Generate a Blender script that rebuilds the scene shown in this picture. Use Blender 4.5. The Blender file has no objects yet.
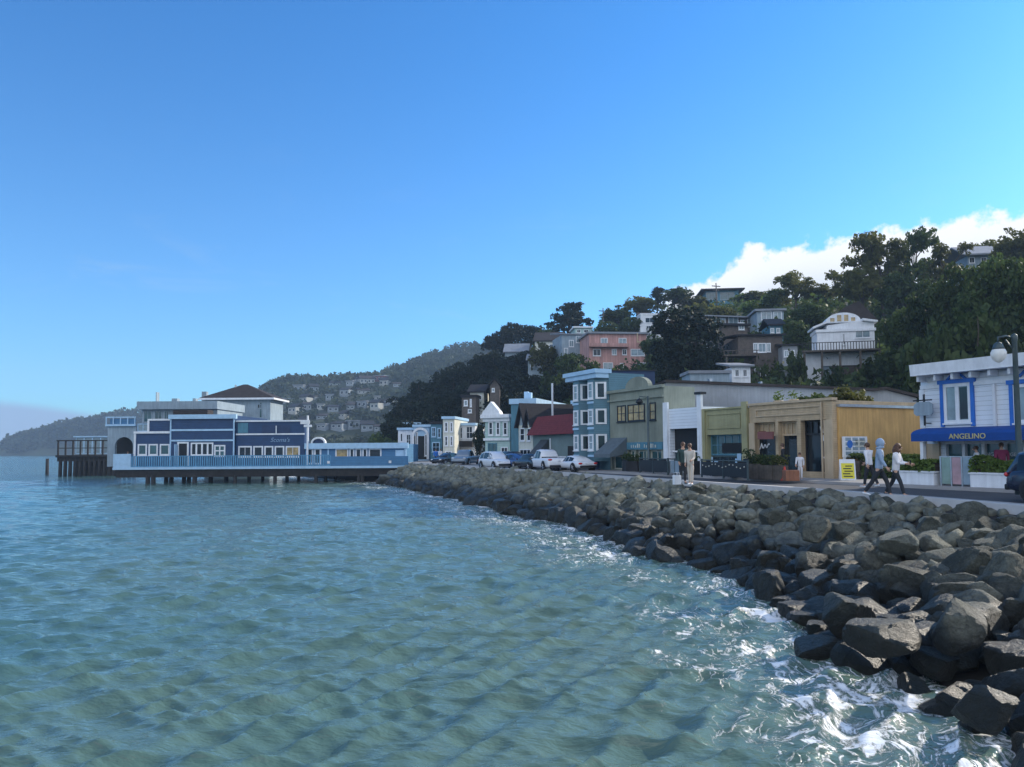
import bpy, bmesh, math, random
import numpy as np
from mathutils import Vector, Matrix, Euler, noise

random.seed(7)
rng = np.random.default_rng(11)
R = math.radians
SC = bpy.context.scene
COL = SC.collection

# ------------------------------------------------------------------ camera
F = 745.0                                   # focal length in pixels of a 1024 wide frame
CAM = Vector((0, 0, 3.8))                   # metres above the water
PITCH, ROLL = R(3.0), R(-0.4)
SHIFT = 449 - 383.5 - F * math.tan(PITCH)
cd = bpy.data.cameras.new('camera'); cam = bpy.data.objects.new('camera', cd); COL.objects.link(cam)
cd.sensor_width = 36; cd.lens = F / 1024 * 36; cd.shift_y = SHIFT / 1024
cd.clip_start = 0.1; cd.clip_end = 9000
RM = Euler((R(90) + PITCH, 0, 0)).to_matrix() @ Matrix.Rotation(ROLL, 3, 'Z')
cam.matrix_world = Matrix.Translation(CAM) @ RM.to_4x4()
SC.camera = cam

# ------------------------------------------------------------------ light
SUN_AZ, SUN_EL = R(60), R(26.5)               # azimuth from +Y towards +X
EXPOSURE = 0.25
SKY_STRENGTH = 0.15
w = bpy.data.worlds.new('World'); SC.world = w; w.use_nodes = True
nt = w.node_tree; nt.nodes.clear()
def N(nt, typ, **kw):
    n = nt.nodes.new(typ)
    for k, v in kw.items():
        if k.startswith('i_'):
            key = k[2:]
            key = int(key) if key.isdigit() else key.replace('_', ' ')
            n.inputs[key].default_value = v
        else: setattr(n, k, v)
    return n
def L(nt, a, b): nt.links.new(a, b)
def math_(nt, op, a, b=None, c=None, clamp=False):
    n = nt.nodes.new('ShaderNodeMath'); n.operation = op; n.use_clamp = clamp
    for k, v in enumerate((a, b, c)):
        if v is None: continue
        if isinstance(v, (int, float)): n.inputs[k].default_value = v
        else: nt.links.new(v, n.inputs[k])
    return n.outputs[0]
def sstep(nt, v, a, b, lo=0.0, hi=1.0):
    n = nt.nodes.new('ShaderNodeMapRange'); n.interpolation_type = 'SMOOTHSTEP'
    nt.links.new(v, n.inputs[0])
    n.inputs[1].default_value = a; n.inputs[2].default_value = b
    n.inputs[3].default_value = lo; n.inputs[4].default_value = hi
    return n.outputs[0]
sky = N(nt, 'ShaderNodeTexSky', sky_type='NISHITA', sun_disc=False)
sky.sun_elevation = SUN_EL; sky.sun_rotation = SUN_AZ
sky.altitude = 0; sky.air_density = 1.0; sky.dust_density = 0.5; sky.ozone_density = 3.0
tc = N(nt, 'ShaderNodeTexCoord')
sep = N(nt, 'ShaderNodeSeparateXYZ'); L(nt, tc.outputs['Generated'], sep.inputs[0])
az = math_(nt, 'MULTIPLY', math_(nt, 'ARCTAN2', sep.outputs[0], sep.outputs[1]), 57.29578)
el = math_(nt, 'MULTIPLY', math_(nt, 'ARCSINE', sep.outputs[2]), 57.29578)
# cumulus bank above the hill
cn = N(nt, 'ShaderNodeTexNoise', i_Scale=14.0, i_Detail=7.0, i_Roughness=0.58); L(nt, tc.outputs['Generated'], cn.inputs['Vector'])
cn2 = N(nt, 'ShaderNodeTexNoise', i_Scale=5.0, i_Detail=3.0); L(nt, tc.outputs['Generated'], cn2.inputs['Vector'])
top = math_(nt, 'ADD', sstep(nt, az, 2.0, 23.0, 9.6, 14.9), math_(nt, 'MULTIPLY', math_(nt, 'SUBTRACT', cn.outputs[0], 0.5), 6.0))
edge = math_(nt, 'SUBTRACT', top, el)
cm = math_(nt, 'MULTIPLY', sstep(nt, edge, -0.05, 0.55), sstep(nt, az, 10.3, 12.5))
cm = math_(nt, 'MULTIPLY', cm, sstep(nt, az, 75.0, 100.0, 1.0, 0.0))
# unseen bright cloud field added behind the camera to fill the shaded fronts
fill_cloud = math_(nt, 'MULTIPLY', sstep(nt, sep.outputs[1], 0.10, -0.35), sstep(nt, el, 1.0, 5.0))
fill_cloud = math_(nt, 'MULTIPLY', fill_cloud, sstep(nt, el, 72.0, 50.0))
fill_cloud = math_(nt, 'MULTIPLY', fill_cloud, sstep(nt, math_(nt, 'ADD', math_(nt, 'MULTIPLY', cn.outputs[0], .5), math_(nt, 'MULTIPLY', cn2.outputs[0], .6)), .44, .58))
shade = math_(nt, 'ADD', sstep(nt, edge, 0.0, 5.0, 1.0, 0.62), math_(nt, 'MULTIPLY', math_(nt, 'SUBTRACT', cn.outputs[0], 0.5), 0.7))
ccol = N(nt, 'ShaderNodeMix', data_type='RGBA'); ccol.inputs[6].default_value = (3.3, 3.9, 4.9, 1); ccol.inputs[7].default_value = (6.4, 6.5, 6.7, 1)
L(nt, sstep(nt, shade, 0.4, 1.0), ccol.inputs[0])
mixc = N(nt, 'ShaderNodeMix', data_type='RGBA')
L(nt, cm, mixc.inputs[0]); L(nt, ccol.outputs[2], mixc.inputs[7])
# low fog bank over the strait and a few thin wisps
fogtop = math_(nt, 'ADD', sstep(nt, az, -20.0, -36.0, 1.6, 3.2), math_(nt, 'MULTIPLY', math_(nt, 'SUBTRACT', cn2.outputs[0], 0.5), 1.2))
fm = math_(nt, 'MULTIPLY', sstep(nt, math_(nt, 'SUBTRACT', fogtop, el), -0.25, 0.5, 0.0, 0.85), sstep(nt, az, -14.0, -24.0))
mp = N(nt, 'ShaderNodeMapping'); mp.inputs['Scale'].default_value = (2.0, 2.0, 9.0); L(nt, tc.outputs['Generated'], mp.inputs[0])
wn = N(nt, 'ShaderNodeTexNoise', i_Scale=2.6, i_Detail=6.0, i_Roughness=0.6, i_Distortion=0.6); L(nt, mp.outputs[0], wn.inputs['Vector'])
wm = math_(nt, 'MULTIPLY', sstep(nt, wn.outputs[0], 0.55, 0.8, 0.0, 0.22), sstep(nt, el, 24.0, 8.0))
mixw = N(nt, 'ShaderNodeMix', data_type='RGBA'); mixw.inputs[7].default_value = (3.2,4.0,5.0, 1)
mixf = N(nt, 'ShaderNodeMix', data_type='RGBA'); mixf.inputs[7].default_value = (1.75,2.3,3.6, 1)
SKY_TINT = (0.47, 0.93, 1.28, 1)
tint = N(nt, 'ShaderNodeMix', data_type='RGBA', blend_type='MULTIPLY'); tint.inputs[0].default_value = 1.0; tint.inputs[7].default_value = SKY_TINT
deep = N(nt, 'ShaderNodeMix', data_type='RGBA'); deep.inputs[6].default_value = SKY_TINT; deep.inputs[7].default_value = (SKY_TINT[0]*.54, SKY_TINT[1]*.86, SKY_TINT[2]*.98, 1)
L(nt, sstep(nt, el, 6.0, 34.0), deep.inputs[0]); L(nt, deep.outputs[2], tint.inputs[7])
L(nt, sky.outputs[0], tint.inputs[6])
L(nt, wm, mixw.inputs[0]); L(nt, tint.outputs[2], mixw.inputs[6])
L(nt, mixw.outputs[2], mixf.inputs[6]); L(nt, fm, mixf.inputs[0])
L(nt, mixf.outputs[2], mixc.inputs[6])
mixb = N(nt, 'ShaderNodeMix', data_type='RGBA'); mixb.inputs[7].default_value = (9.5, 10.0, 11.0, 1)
L(nt, fill_cloud, mixb.inputs[0]); L(nt, mixc.outputs[2], mixb.inputs[6])
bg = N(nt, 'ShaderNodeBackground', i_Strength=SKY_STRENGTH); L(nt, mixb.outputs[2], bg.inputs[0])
out = N(nt, 'ShaderNodeOutputWorld'); L(nt, bg.outputs[0], out.inputs[0])

sl = bpy.data.lights.new('sun', 'SUN'); sl.energy = 5.0; sl.angle = R(0.5); sl.color = (1.0, 0.90, 0.76)
so = bpy.data.objects.new('sun', sl); COL.objects.link(so)
sd = Vector((math.sin(SUN_AZ) * math.cos(SUN_EL), math.cos(SUN_AZ) * math.cos(SUN_EL), math.sin(SUN_EL)))
so.rotation_euler = sd.to_track_quat('Z', 'Y').to_euler()

vs = SC.view_settings
vs.view_transform = 'Standard'; vs.look = 'None'; vs.gamma = 1; vs.use_curve_mapping = False; vs.exposure = EXPOSURE
SC.display_settings.display_device = 'sRGB'
SC.cycles.use_denoising = True
SC.cycles.max_bounces = 6; SC.cycles.transparent_max_bounces = 6
SC.cycles.volume_bounces = 0

# ------------------------------------------------------------------ picture <-> place
def ray(px, py):
    return RM @ Vector(((px - 512) / F, -(py - 383.5 - SHIFT) / F, -1.0))
def W(px, py, D):                           # the point seen at this pixel, D metres ahead
    d = ray(px, py); return CAM + d * (D / d.y)
def G(px, py, z):                           # the point seen at this pixel at height z
    d = ray(px, py); return CAM + d * ((z - CAM.z) / d.z)
ROAD = 2.2

# ------------------------------------------------------------------ objects
def tag(o, label=None, cat=None, group=None, kind=None):
    if label: o['label'] = label
    if cat: o['category'] = cat
    if group: o['group'] = group
    if kind: o['kind'] = kind
    return o
def empty(name, loc, rz=0.0, label=None, cat=None, group=None):
    o = bpy.data.objects.new(name, None); COL.objects.link(o)
    o.location = loc; o.rotation_euler = (0, 0, rz); o.empty_display_size = 0.2
    return tag(o, label, cat, group)
def kids(o): return [c for c in COL.objects if c.parent == o]
def copy_tree(o, parent=None, table=None):
    c = o.copy(); COL.objects.link(c); c.parent = parent
    for ch in o.children: copy_tree(ch, c)
    return c

class MB:
    """collects faces for ONE mesh object"""
    def __init__(s): s.v = []; s.f = []
    def add(s, vs, fs):
        b = len(s.v); s.v.extend([tuple(p) for p in vs]); s.f.extend([tuple(i + b for i in f) for f in fs]); return s
    def box(s, x0, x1, y0, y1, z0, z1):
        if x1 < x0: x0, x1 = x1, x0
        if y1 < y0: y0, y1 = y1, y0
        if z1 < z0: z0, z1 = z1, z0
        v = [(x0,y0,z0),(x1,y0,z0),(x1,y1,z0),(x0,y1,z0),(x0,y0,z1),(x1,y0,z1),(x1,y1,z1),(x0,y1,z1)]
        return s.add(v, [(0,3,2,1),(4,5,6,7),(0,1,5,4),(1,2,6,5),(2,3,7,6),(3,0,4,7)])
    def prism_y(s, poly, y0, y1):           # polygon in x,z (counter-clockwise seen from -y)
        n = len(poly); v = [(x, y0, z) for x, z in poly] + [(x, y1, z) for x, z in poly]
        f = [tuple(range(n)), tuple(range(2*n-1, n-1, -1))] + [(i, i + n, (i+1) % n + n, (i+1) % n) for i in range(n)]
        return s.add(v, f)
    def prism_x(s, poly, x0, x1):           # polygon in y,z
        n = len(poly); v = [(x0, y, z) for y, z in poly] + [(x1, y, z) for y, z in poly]
        f = [tuple(range(n-1, -1, -1)), tuple(range(n, 2*n))] + [(i, (i+1) % n, (i+1) % n + n, i + n) for i in range(n)]
        return s.add(v, f)
    def tube(s, pts, rad, n=8, cap=True):
        pts = [Vector(p) for p in pts]
        if not isinstance(rad, (list, tuple)): rad = [rad] * len(pts)
        rings = []
        for i, p in enumerate(pts):
            d = (pts[min(i+1, len(pts)-1)] - pts[max(i-1, 0)]).normalized()
            a = d.orthogonal().normalized() if i == 0 else (a - d * a.dot(d)).normalized()
            b = d.cross(a)
            rings.append([p + (a * math.cos(2*math.pi*k/n) + b * math.sin(2*math.pi*k/n)) * rad[i] for k in range(n)])
        v = [q for r in rings for q in r]; f = []
        for i in range(len(pts) - 1):
            for k in range(n):
                f.append((i*n+k, i*n+(k+1) % n, (i+1)*n+(k+1) % n, (i+1)*n+k))
        if cap: f += [tuple(range(n-1, -1, -1)), tuple(range((len(pts)-1)*n, len(pts)*n))]
        return s.add(v, f)
    def lathe(s, prof, n=16, c=(0, 0, 0)):
        v = []; f = []
        for r, z in prof:
            for k in range(n): v.append((c[0] + r*math.cos(2*math.pi*k/n), c[1] + r*math.sin(2*math.pi*k/n), c[2] + z))
        m = len(prof)
        for i in range(m-1):
            for k in range(n): f.append((i*n+k, i*n+(k+1) % n, (i+1)*n+(k+1) % n, (i+1)*n+k))
        f += [tuple(range(n-1, -1, -1)), tuple(range((m-1)*n, m*n))]
        return s.add(v, f)
    def ball(s, c, r, n=10, m=7):
        if not isinstance(r, (list, tuple)): r = (r, r, r)
        v = [(c[0], c[1], c[2]-r[2])]; f = []
        for i in range(1, m):
            t = -math.pi/2 + math.pi*i/m
            for k in range(n): v.append((c[0]+r[0]*math.cos(t)*math.cos(2*math.pi*k/n), c[1]+r[1]*math.cos(t)*math.sin(2*math.pi*k/n), c[2]+r[2]*math.sin(t)))
        v.append((c[0], c[1], c[2]+r[2])); T = len(v)-1
        for k in range(n):
            f.append((0, 1+(k+1) % n, 1+k)); f.append((T, 1+(m-2)*n+k, 1+(m-2)*n+(k+1) % n))
            for i in range(m-2): f.append((1+i*n+k, 1+i*n+(k+1) % n, 1+(i+1)*n+(k+1) % n, 1+(i+1)*n+k))
        return s.add(v, f)
    def build(s, name, mat, parent=None, smooth=False, bevel=0.0, loc=None):
        me = bpy.data.meshes.new(name); me.from_pydata(s.v, [], s.f)
        mats = mat if isinstance(mat, (list, tuple)) else [mat]
        for m in mats: me.materials.append(m)
        if smooth: me.polygons.foreach_set('use_smooth', [True] * len(me.polygons))
        me.update()
        o = bpy.data.objects.new(name, me); COL.objects.link(o)
        if parent: o.parent = parent
        if loc: o.location = loc
        if bevel:
            b = o.modifiers.new('bevel', 'BEVEL'); b.width = bevel; b.segments = 2; b.limit_method = 'ANGLE'
        return o

# ------------------------------------------------------------------ materials
def mk(name, col, rough=0.7, var=0.18, scale=1.5, bump=0.0, bscale=25.0, metal=0.0, spec=0.4, siding=0.0, boards=0.0,
       streak=0.0, rnd=0.0, transl=0.0, coat=0.0, tiles=0.0):
    m = bpy.data.materials.new(name); m.use_nodes = True; nt = m.node_tree; nt.nodes.clear()
    p = N(nt, 'ShaderNodeBsdfPrincipled', i_Roughness=rough, i_Metallic=metal)
    p.inputs['Specular IOR Level'].default_value = spec; p.inputs['Coat Weight'].default_value = coat
    o = N(nt, 'ShaderNodeOutputMaterial')
    tc = N(nt, 'ShaderNodeTexCoord')
    n1 = N(nt, 'ShaderNodeTexNoise', i_Scale=scale, i_Detail=6.0, i_Roughness=0.6); L(nt, tc.outputs['Object'], n1.inputs['Vector'])
    f = sstep(nt, n1.outputs[0], 0.25, 0.75, 1 - var, 1 + var)
    if streak:
        mpp = N(nt, 'ShaderNodeMapping'); mpp.inputs['Scale'].default_value = (6, 6, 0.5); L(nt, tc.outputs['Object'], mpp.inputs[0])
        n2 = N(nt, 'ShaderNodeTexNoise', i_Scale=1.2, i_Detail=4.0); L(nt, mpp.outputs[0], n2.inputs['Vector'])
        f = math_(nt, 'MULTIPLY', f, sstep(nt, n2.outputs[0], 0.3, 0.7, 1 - streak, 1 + streak * 0.4))
    if rnd:
        oi = N(nt, 'ShaderNodeObjectInfo')
        f = math_(nt, 'MULTIPLY', f, math_(nt, 'ADD', math_(nt, 'MULTIPLY', oi.outputs['Random'], 2 * rnd), 1 - rnd))
    sepx = None; hgt = None
    if siding or boards or tiles:
        sepx = N(nt, 'ShaderNodeSeparateXYZ'); L(nt, tc.outputs['Object'], sepx.inputs[0])
        if siding:
            fr = math_(nt, 'FRACT', math_(nt, 'DIVIDE', sepx.outputs[2], siding))
            hgt = math_(nt, 'SUBTRACT', 1.0, fr)
            f = math_(nt, 'MULTIPLY', f, sstep(nt, fr, 0.84, 0.97, 1.0, 0.62))
        else:
            s_ = boards or tiles
            q = math_(nt, 'DIVIDE', math_(nt, 'ADD', sepx.outputs[0], sepx.outputs[1]), s_)
            fr = math_(nt, 'FRACT', q)
            hgt = math_(nt, 'MULTIPLY', sstep(nt, fr, 0.0, 0.1), sstep(nt, fr, 0.9, 1.0, 1.0, 0.0))
            wn_ = N(nt, 'ShaderNodeTexWhiteNoise', noise_dimensions='1D'); L(nt, math_(nt, 'FLOOR', q), wn_.inputs['W'])
            f = math_(nt, 'MULTIPLY', f, math_(nt, 'ADD', math_(nt, 'MULTIPLY', wn_.outputs[0], 0.3), 0.85))
            f = math_(nt, 'MULTIPLY', f, math_(nt, 'ADD', math_(nt, 'MULTIPLY', hgt, 0.35), 0.65))
    mul = N(nt, 'ShaderNodeMix', data_type='RGBA', blend_type='MULTIPLY'); mul.inputs[0].default_value = 1.0
    mul.inputs[6].default_value = (*col, 1); L(nt, f, mul.inputs[7])
    L(nt, mul.outputs[2], p.inputs['Base Color'])
    if bump or hgt is not None:
        n3 = N(nt, 'ShaderNodeTexNoise', i_Scale=bscale, i_Detail=5.0); L(nt, tc.outputs['Object'], n3.inputs['Vector'])
        h = math_(nt, 'MULTIPLY', n3.outputs[0], bump if bump else 0.02)
        if hgt is not None: h = math_(nt, 'ADD', h, math_(nt, 'MULTIPLY', hgt, 0.05))
        b = N(nt, 'ShaderNodeBump', i_Strength=0.8, i_Distance=0.3); L(nt, h, b.inputs['Height']); L(nt, b.outputs[0], p.inputs['Normal'])
    if transl:
        t = N(nt, 'ShaderNodeBsdfTranslucent'); L(nt, mul.outputs[2], t.inputs[0])
        ms = N(nt, 'ShaderNodeMixShader', i_0=transl); L(nt, p.outputs[0], ms.inputs[1]); L(nt, t.outputs[0], ms.inputs[2])
        L(nt, ms.outputs[0], o.inputs[0])
    else: L(nt, p.outputs[0], o.inputs[0])
    return m

M = dict(
    white=mk('white_paint', (.72,.74,.76), .5, .08, 2, streak=.08),
    white_side=mk('white_clapboard', (.70,.74,.78), .5, .08, .5, siding=.19),
    mid_pale=mk('pale_blue_sign_paint', (.22,.34,.48), .5, .1, 2),
    pale=mk('pale_blue_paint', (.36,.54,.70), .5, .1, 2),
    navy=mk('navy_paint', (.010,.045,.125), .5, .15, 1.5, siding=.22),
    navy_flat=mk('navy_flat_paint', (.018,.04,.10), .6, .15, 1.5),
    blue_board=mk('blue_board_fence', (.10,.29,.47), .6, .15, 2, boards=.18),
    blue_trim=mk('bright_blue_trim', (.02,.14,.50), .45, .1, 3),
    awning=mk('blue_canvas', (.004,.055,.25), .75, .12, 3, bump=.02, bscale=40),
    mid_blue=mk('mid_blue_siding', (.05,.17,.32), .55, .12, 1.5, siding=.2),
    vict_blue=mk('victorian_blue_siding', (.085,.185,.235), .55, .1, 1.2, siding=.16),
    teal=mk('teal_wall', (.07,.20,.27), .6, .15, 1, streak=.15),
    grey_blue=mk('grey_blue_stucco', (.26,.33,.38), .8, .12, .8, streak=.15),
    sea_green=mk('sea_green_stucco', (.15,.21,.21), .8, .15, .8),
    stucco=mk('grey_stucco', (.27,.29,.31), .85, .22, .35, bump=.03, bscale=12, streak=.10),
    khaki=mk('khaki_stucco', (.23,.25,.20), .8, .2, .5, streak=.10),
    olive=mk('olive_yellow_paint', (.32,.30,.16), .7, .2, .6, streak=.10),
    tan=mk('tan_brick', (.45,.34,.21), .8, .16, 2, siding=.09, streak=.08),
    tan_flat=mk('tan_paint', (.48,.37,.24), .7, .1, 1.5, streak=.08),
    plywood=mk('ochre_board_wall', (.56,.34,.12), .75, .2, .5, bump=.02, bscale=14, streak=.16),
    cream=mk('cream_paint', (.58,.58,.50), .6, .1, 1.5, streak=.1),
    mint=mk('pale_green_paint', (.36,.50,.47), .6, .1, 1.5, siding=.18),
    pink=mk('pink_stucco', (.46,.26,.23), .8, .12, .8, boards=.5),
    redroof=mk('red_shingle', (.15,.026,.030), .8, .2, 3, siding=.16),
    darkroof=mk('dark_shingle', (.018,.018,.023), .85, .25, 3, siding=.2),
    brownroof=mk('brown_shingle', (.035,.028,.027), .85, .25, 2, siding=.25),
    greyroof=mk('grey_roofing', (.22,.24,.27), .8, .15, 1),
    brown=mk('brown_shingle_wall', (.11,.092,.08), .85, .25, 2, siding=.2),
    wood=mk('weathered_wood', (.10,.085,.07), .85, .3, 3, bump=.05, streak=.25),
    darkwood=mk('dark_creosote_timber', (.022,.02,.02), .85, .35, 2, bump=.06, streak=.2),
    dark=mk('dark_interior', (.008,.010,.013), .7, .4, 1.2),
    black=mk('black_paint', (.012,.013,.016), .5, .2, 3),
    metal=mk('green_grey_metal', (.06,.085,.09), .45, .15, 4, metal=.3),
    steel=mk('galvanised_steel', (.42,.44,.46), .35, .12, 5, metal=.8),
    concrete=mk('concrete', (.34,.33,.31), .85, .18, 1.2, bump=.03, bscale=18, streak=.1),
    glass=mk('window_glass', (.010,.018,.025), .06, .3, .8, spec=.5),
    glass_pale=mk('curtained_glass', (.20,.27,.30), .1, .35, 1.1, spec=.8),
    glass_teal=mk('green_tinted_glass', (.03,.09,.10), .08, .4, .9, spec=.8),
    warm_pane=mk('warm_glow_glass', (.35,.25,.10), .15, .5, 2.2, spec=.7),  # warm glow and reflection painted into the pane colour
    far_a=mk('far_house_grey', (.20,.23,.25), .8, .1, .5), far_b=mk('far_house_pale', (.33,.34,.32), .8, .1, .5), far_c=mk('far_house_sage', (.17,.20,.17), .8, .1, .5),
    bark=mk('bark', (.07,.055,.045), .9, .3, 4, bump=.08),
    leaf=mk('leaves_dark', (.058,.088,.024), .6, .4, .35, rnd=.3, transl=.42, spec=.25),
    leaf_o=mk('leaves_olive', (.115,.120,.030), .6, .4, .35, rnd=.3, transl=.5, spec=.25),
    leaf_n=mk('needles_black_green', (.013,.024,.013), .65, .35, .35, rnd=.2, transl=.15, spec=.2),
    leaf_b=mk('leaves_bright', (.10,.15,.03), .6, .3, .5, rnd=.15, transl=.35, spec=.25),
    yellow=mk('yellow_board', (.70,.62,.05), .6, .08, 3),
    red=mk('red_plastic', (.55,.05,.03), .5, .1, 3),
    skin=mk('skin', (.50,.30,.21), .55, .06, 6, spec=.35),
    hair=mk('brown_hair', (.10,.05,.028), .55, .3, 18, bump=.1, bscale=30),
    hoodie=mk('grey_blue_fleece', (.27,.36,.48), .9, .1, 5, bump=.05),
    whitecloth=mk('white_fleece', (.70,.70,.72), .9, .06, 5, bump=.05),
    darkcloth=mk('dark_cloth', (.025,.028,.034), .9, .2, 6, bump=.04),
    greencloth=mk('dark_green_cloth', (.03,.06,.06), .9, .2, 6, bump=.04),
    beige=mk('beige_cloth', (.55,.49,.42), .9, .08, 5, bump=.04),
    maroon=mk('maroon_cloth', (.20,.03,.08), .9, .1, 5),
    rubber=mk('tyre_rubber', (.016,.016,.017), .85, .15, 8),
    rim=mk('alloy_rim', (.45,.46,.48), .3, .08, 8, metal=.85),
    taillamp=mk('red_lamp_lens', (.55,.02,.02), .15, .1, 8, spec=.7),
    headlamp=mk('clear_lamp_lens', (.65,.68,.7), .1, .1, 8, spec=.8),
    globe=mk('opal_glass', (.85,.86,.84), .25, .03, 4, transl=.35),
)
def paint(name, col): return mk(name, col, .25, .05, 3, spec=.5, coat=.6)
# ================================================================== SETTING
def mesh_np(name, v, f, mat, smooth=True, attr=None):
    me = bpy.data.meshes.new(name)
    v = np.asarray(v, np.float32); f = np.asarray(f, np.int32)
    me.vertices.add(len(v)); me.vertices.foreach_set('co', v.ravel())
    k = f.shape[1]
    me.loops.add(f.size); me.loops.foreach_set('vertex_index', f.ravel())
    me.polygons.add(len(f)); me.polygons.foreach_set('loop_start', np.arange(0, f.size, k, dtype=np.int32))
    if smooth: me.polygons.foreach_set('use_smooth', np.ones(len(f), bool))
    me.materials.append(mat)
    if attr:
        for k_, a in attr.items():
            at = me.attributes.new(k_, 'FLOAT', 'POINT'); at.data.foreach_set('value', np.asarray(a, np.float32))
    me.update(calc_edges=True); me.validate()
    o = bpy.data.objects.new(name, me); COL.objects.link(o)
    return o
def grid_faces(nr, nc, wrap=False):
    i = np.arange(nr - 1)[:, None]; j = np.arange(nc if wrap else nc - 1)[None, :]
    j2 = (j + 1) % nc
    return np.stack([i*nc + j, i*nc + j2, (i+1)*nc + j2, (i+1)*nc + j], -1).reshape(-1, 4)

# ------------------------------------------------------------------ shore lines in plan
EDGE_PX = [(1024,510),(960,504),(900,499),(830,493.3),(760,488),(700,484),(650,480.3),(600,476.6),(560,473.6),(520,470.6),(480,467.8),(440,465.2),(412,463.6)]
WL_PX = [(1001,749),(960,716),(904,684),(845,664),(812,636),(798,614),(767,596),(741,578),(704,563),(656,559),(619,547),(591,534),(566,525),(516,516),(456,500),(400,487),(385,484.5)]
AL = Vector((-0.40, 0.9165, 0)); AC = Vector((0.9165, 0.40, 0))
def prep(px, z, ext0, ext1):
    p = [Vector(e) for e in ext0] + [G(a, b, z) for a, b in px] + [Vector(e) for e in ext1]
    a = np.array([(q.dot(AL), q.x, q.y) for q in p]); a = a[np.argsort(a[:, 0])]
    return a
EDGE = prep(EDGE_PX, ROAD, [(14.6,-14,0),(13.9,4,0),(13.5,11,0)], [(-14,94,0),(-26,112,0),(-70,160,0),(-190,400,0)])
WLN = prep(WL_PX, 0.0, [(7.2,-12,0),(6.9,3,0)], [(-17,88,0),(-32,108,0),(-76,158,0),(-198,398,0)])
def edge(q): return np.interp(q, EDGE[:,0], EDGE[:,1]), np.interp(q, EDGE[:,0], EDGE[:,2])
def wline(q): return np.interp(q, WLN[:,0], WLN[:,1]), np.interp(q, WLN[:,0], WLN[:,2])
QS = np.concatenate([np.arange(-18, 90, 0.8), np.arange(90, 440, 8)])
ex, ey = edge(QS); wx, wy = wline(QS)
def offs(d):                                # edge moved d metres inland
    return ex + AC.x * d, ey + AC.y * d

FP = Vector((15.9, 37.0, 0)); FD = Vector((-0.44, 0.898, 0)).normalized()      # the line of shop fronts, going away
def fac(px, back=0.0):                      # the point of the shop front line seen at this column
    p0 = FP + Vector((-FD.y, FD.x, 0)) * -back
    k = (px - 512) / F
    t = (k * p0.y - p0.x) / (FD.x - k * FD.y)
    return p0 + FD * t

ASPH = mk('asphalt', (.060,.062,.066), .85, .22, .35, bump=.04, bscale=60)
PAVE = mk('pavement_concrete', (.27,.26,.25), .85, .16, .5, bump=.03, bscale=30)
KERB = mk('kerb_concrete', (.40,.39,.37), .8, .15, .9, bump=.03, bscale=30)
EARTH = mk('wooded_slope_earth', (.040,.045,.022), .95, .4, .12, bump=.2, bscale=3)
BANK = mk('embankment_earth', (.035,.034,.032), .95, .3, 1.5, bump=.1, bscale=6)
FARW = mk('far_slope_scrub', (.036,.046,.022), .95, .4, .03)

def strip(name, lines, mat):
    v = []; n = len(lines[0][0])
    for x, y, z in lines:
        z = np.full(n, z) if np.isscalar(z) else z
        v.append(np.stack([x, y, z], -1))
    o = mesh_np(name, np.concatenate(v), grid_faces(len(lines), n), mat, False)
    o['kind'] = 'structure'; return o
nrm = np.interp(QS, [-20, 30, 60, 90, 440], [9.5, 9.5, 9.0, 10, 40])
# embankment under the boulders, coping, promenade with its kerb step, road, then the land behind
strip('embankment', [(ex + .05, ey, ROAD - .12), (ex*.85 + wx*.15, ey*.85 + wy*.15, ROAD - .55), (ex*.4 + wx*.6, ey*.4 + wy*.6, .55), (wx, wy, -.35), (wx + (wx-ex)*.6, wy + (wy-ey)*.6, -1.3)], BANK)
a0 = offs(0); a1 = offs(.42); a2 = offs(1.75); a3 = offs(60)
strip('coping', [(a0[0], a0[1], ROAD - .5), (a0[0], a0[1], ROAD + .10), (a1[0], a1[1], ROAD + .10), (a1[0], a1[1], ROAD + .004)], KERB)
a1b = offs(.40); a2b = offs(1.62)
strip('promenade', [(a1b[0], a1b[1], ROAD), (a2b[0], a2b[1], ROAD)], PAVE)
strip('kerb', [(a2b[0], a2b[1], ROAD + .002), (a2[0], a2[1], ROAD + .002), (a2[0], a2[1], ROAD - .2)], KERB)
strip('road', [(a2[0], a2[1], ROAD - .10), (a3[0], a3[1], ROAD - .10)], ASPH)
fl = [FP - FD * 60 + FD * t for t in np.arange(0, 150, 3.0)]
FN = Vector((-FD.y, FD.x, 0));
if FN.x > 0: FN = -FN                        # towards the sea
def fline(d, z): return (np.array([p.x + FN.x*d for p in fl]), np.array([p.y + FN.y*d for p in fl]), z)
strip('pavement', [fline(2.7, ROAD - .2), fline(2.7, ROAD + .02), fline(2.5, ROAD + .024), fline(-12, ROAD + .024)], PAVE)

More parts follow.
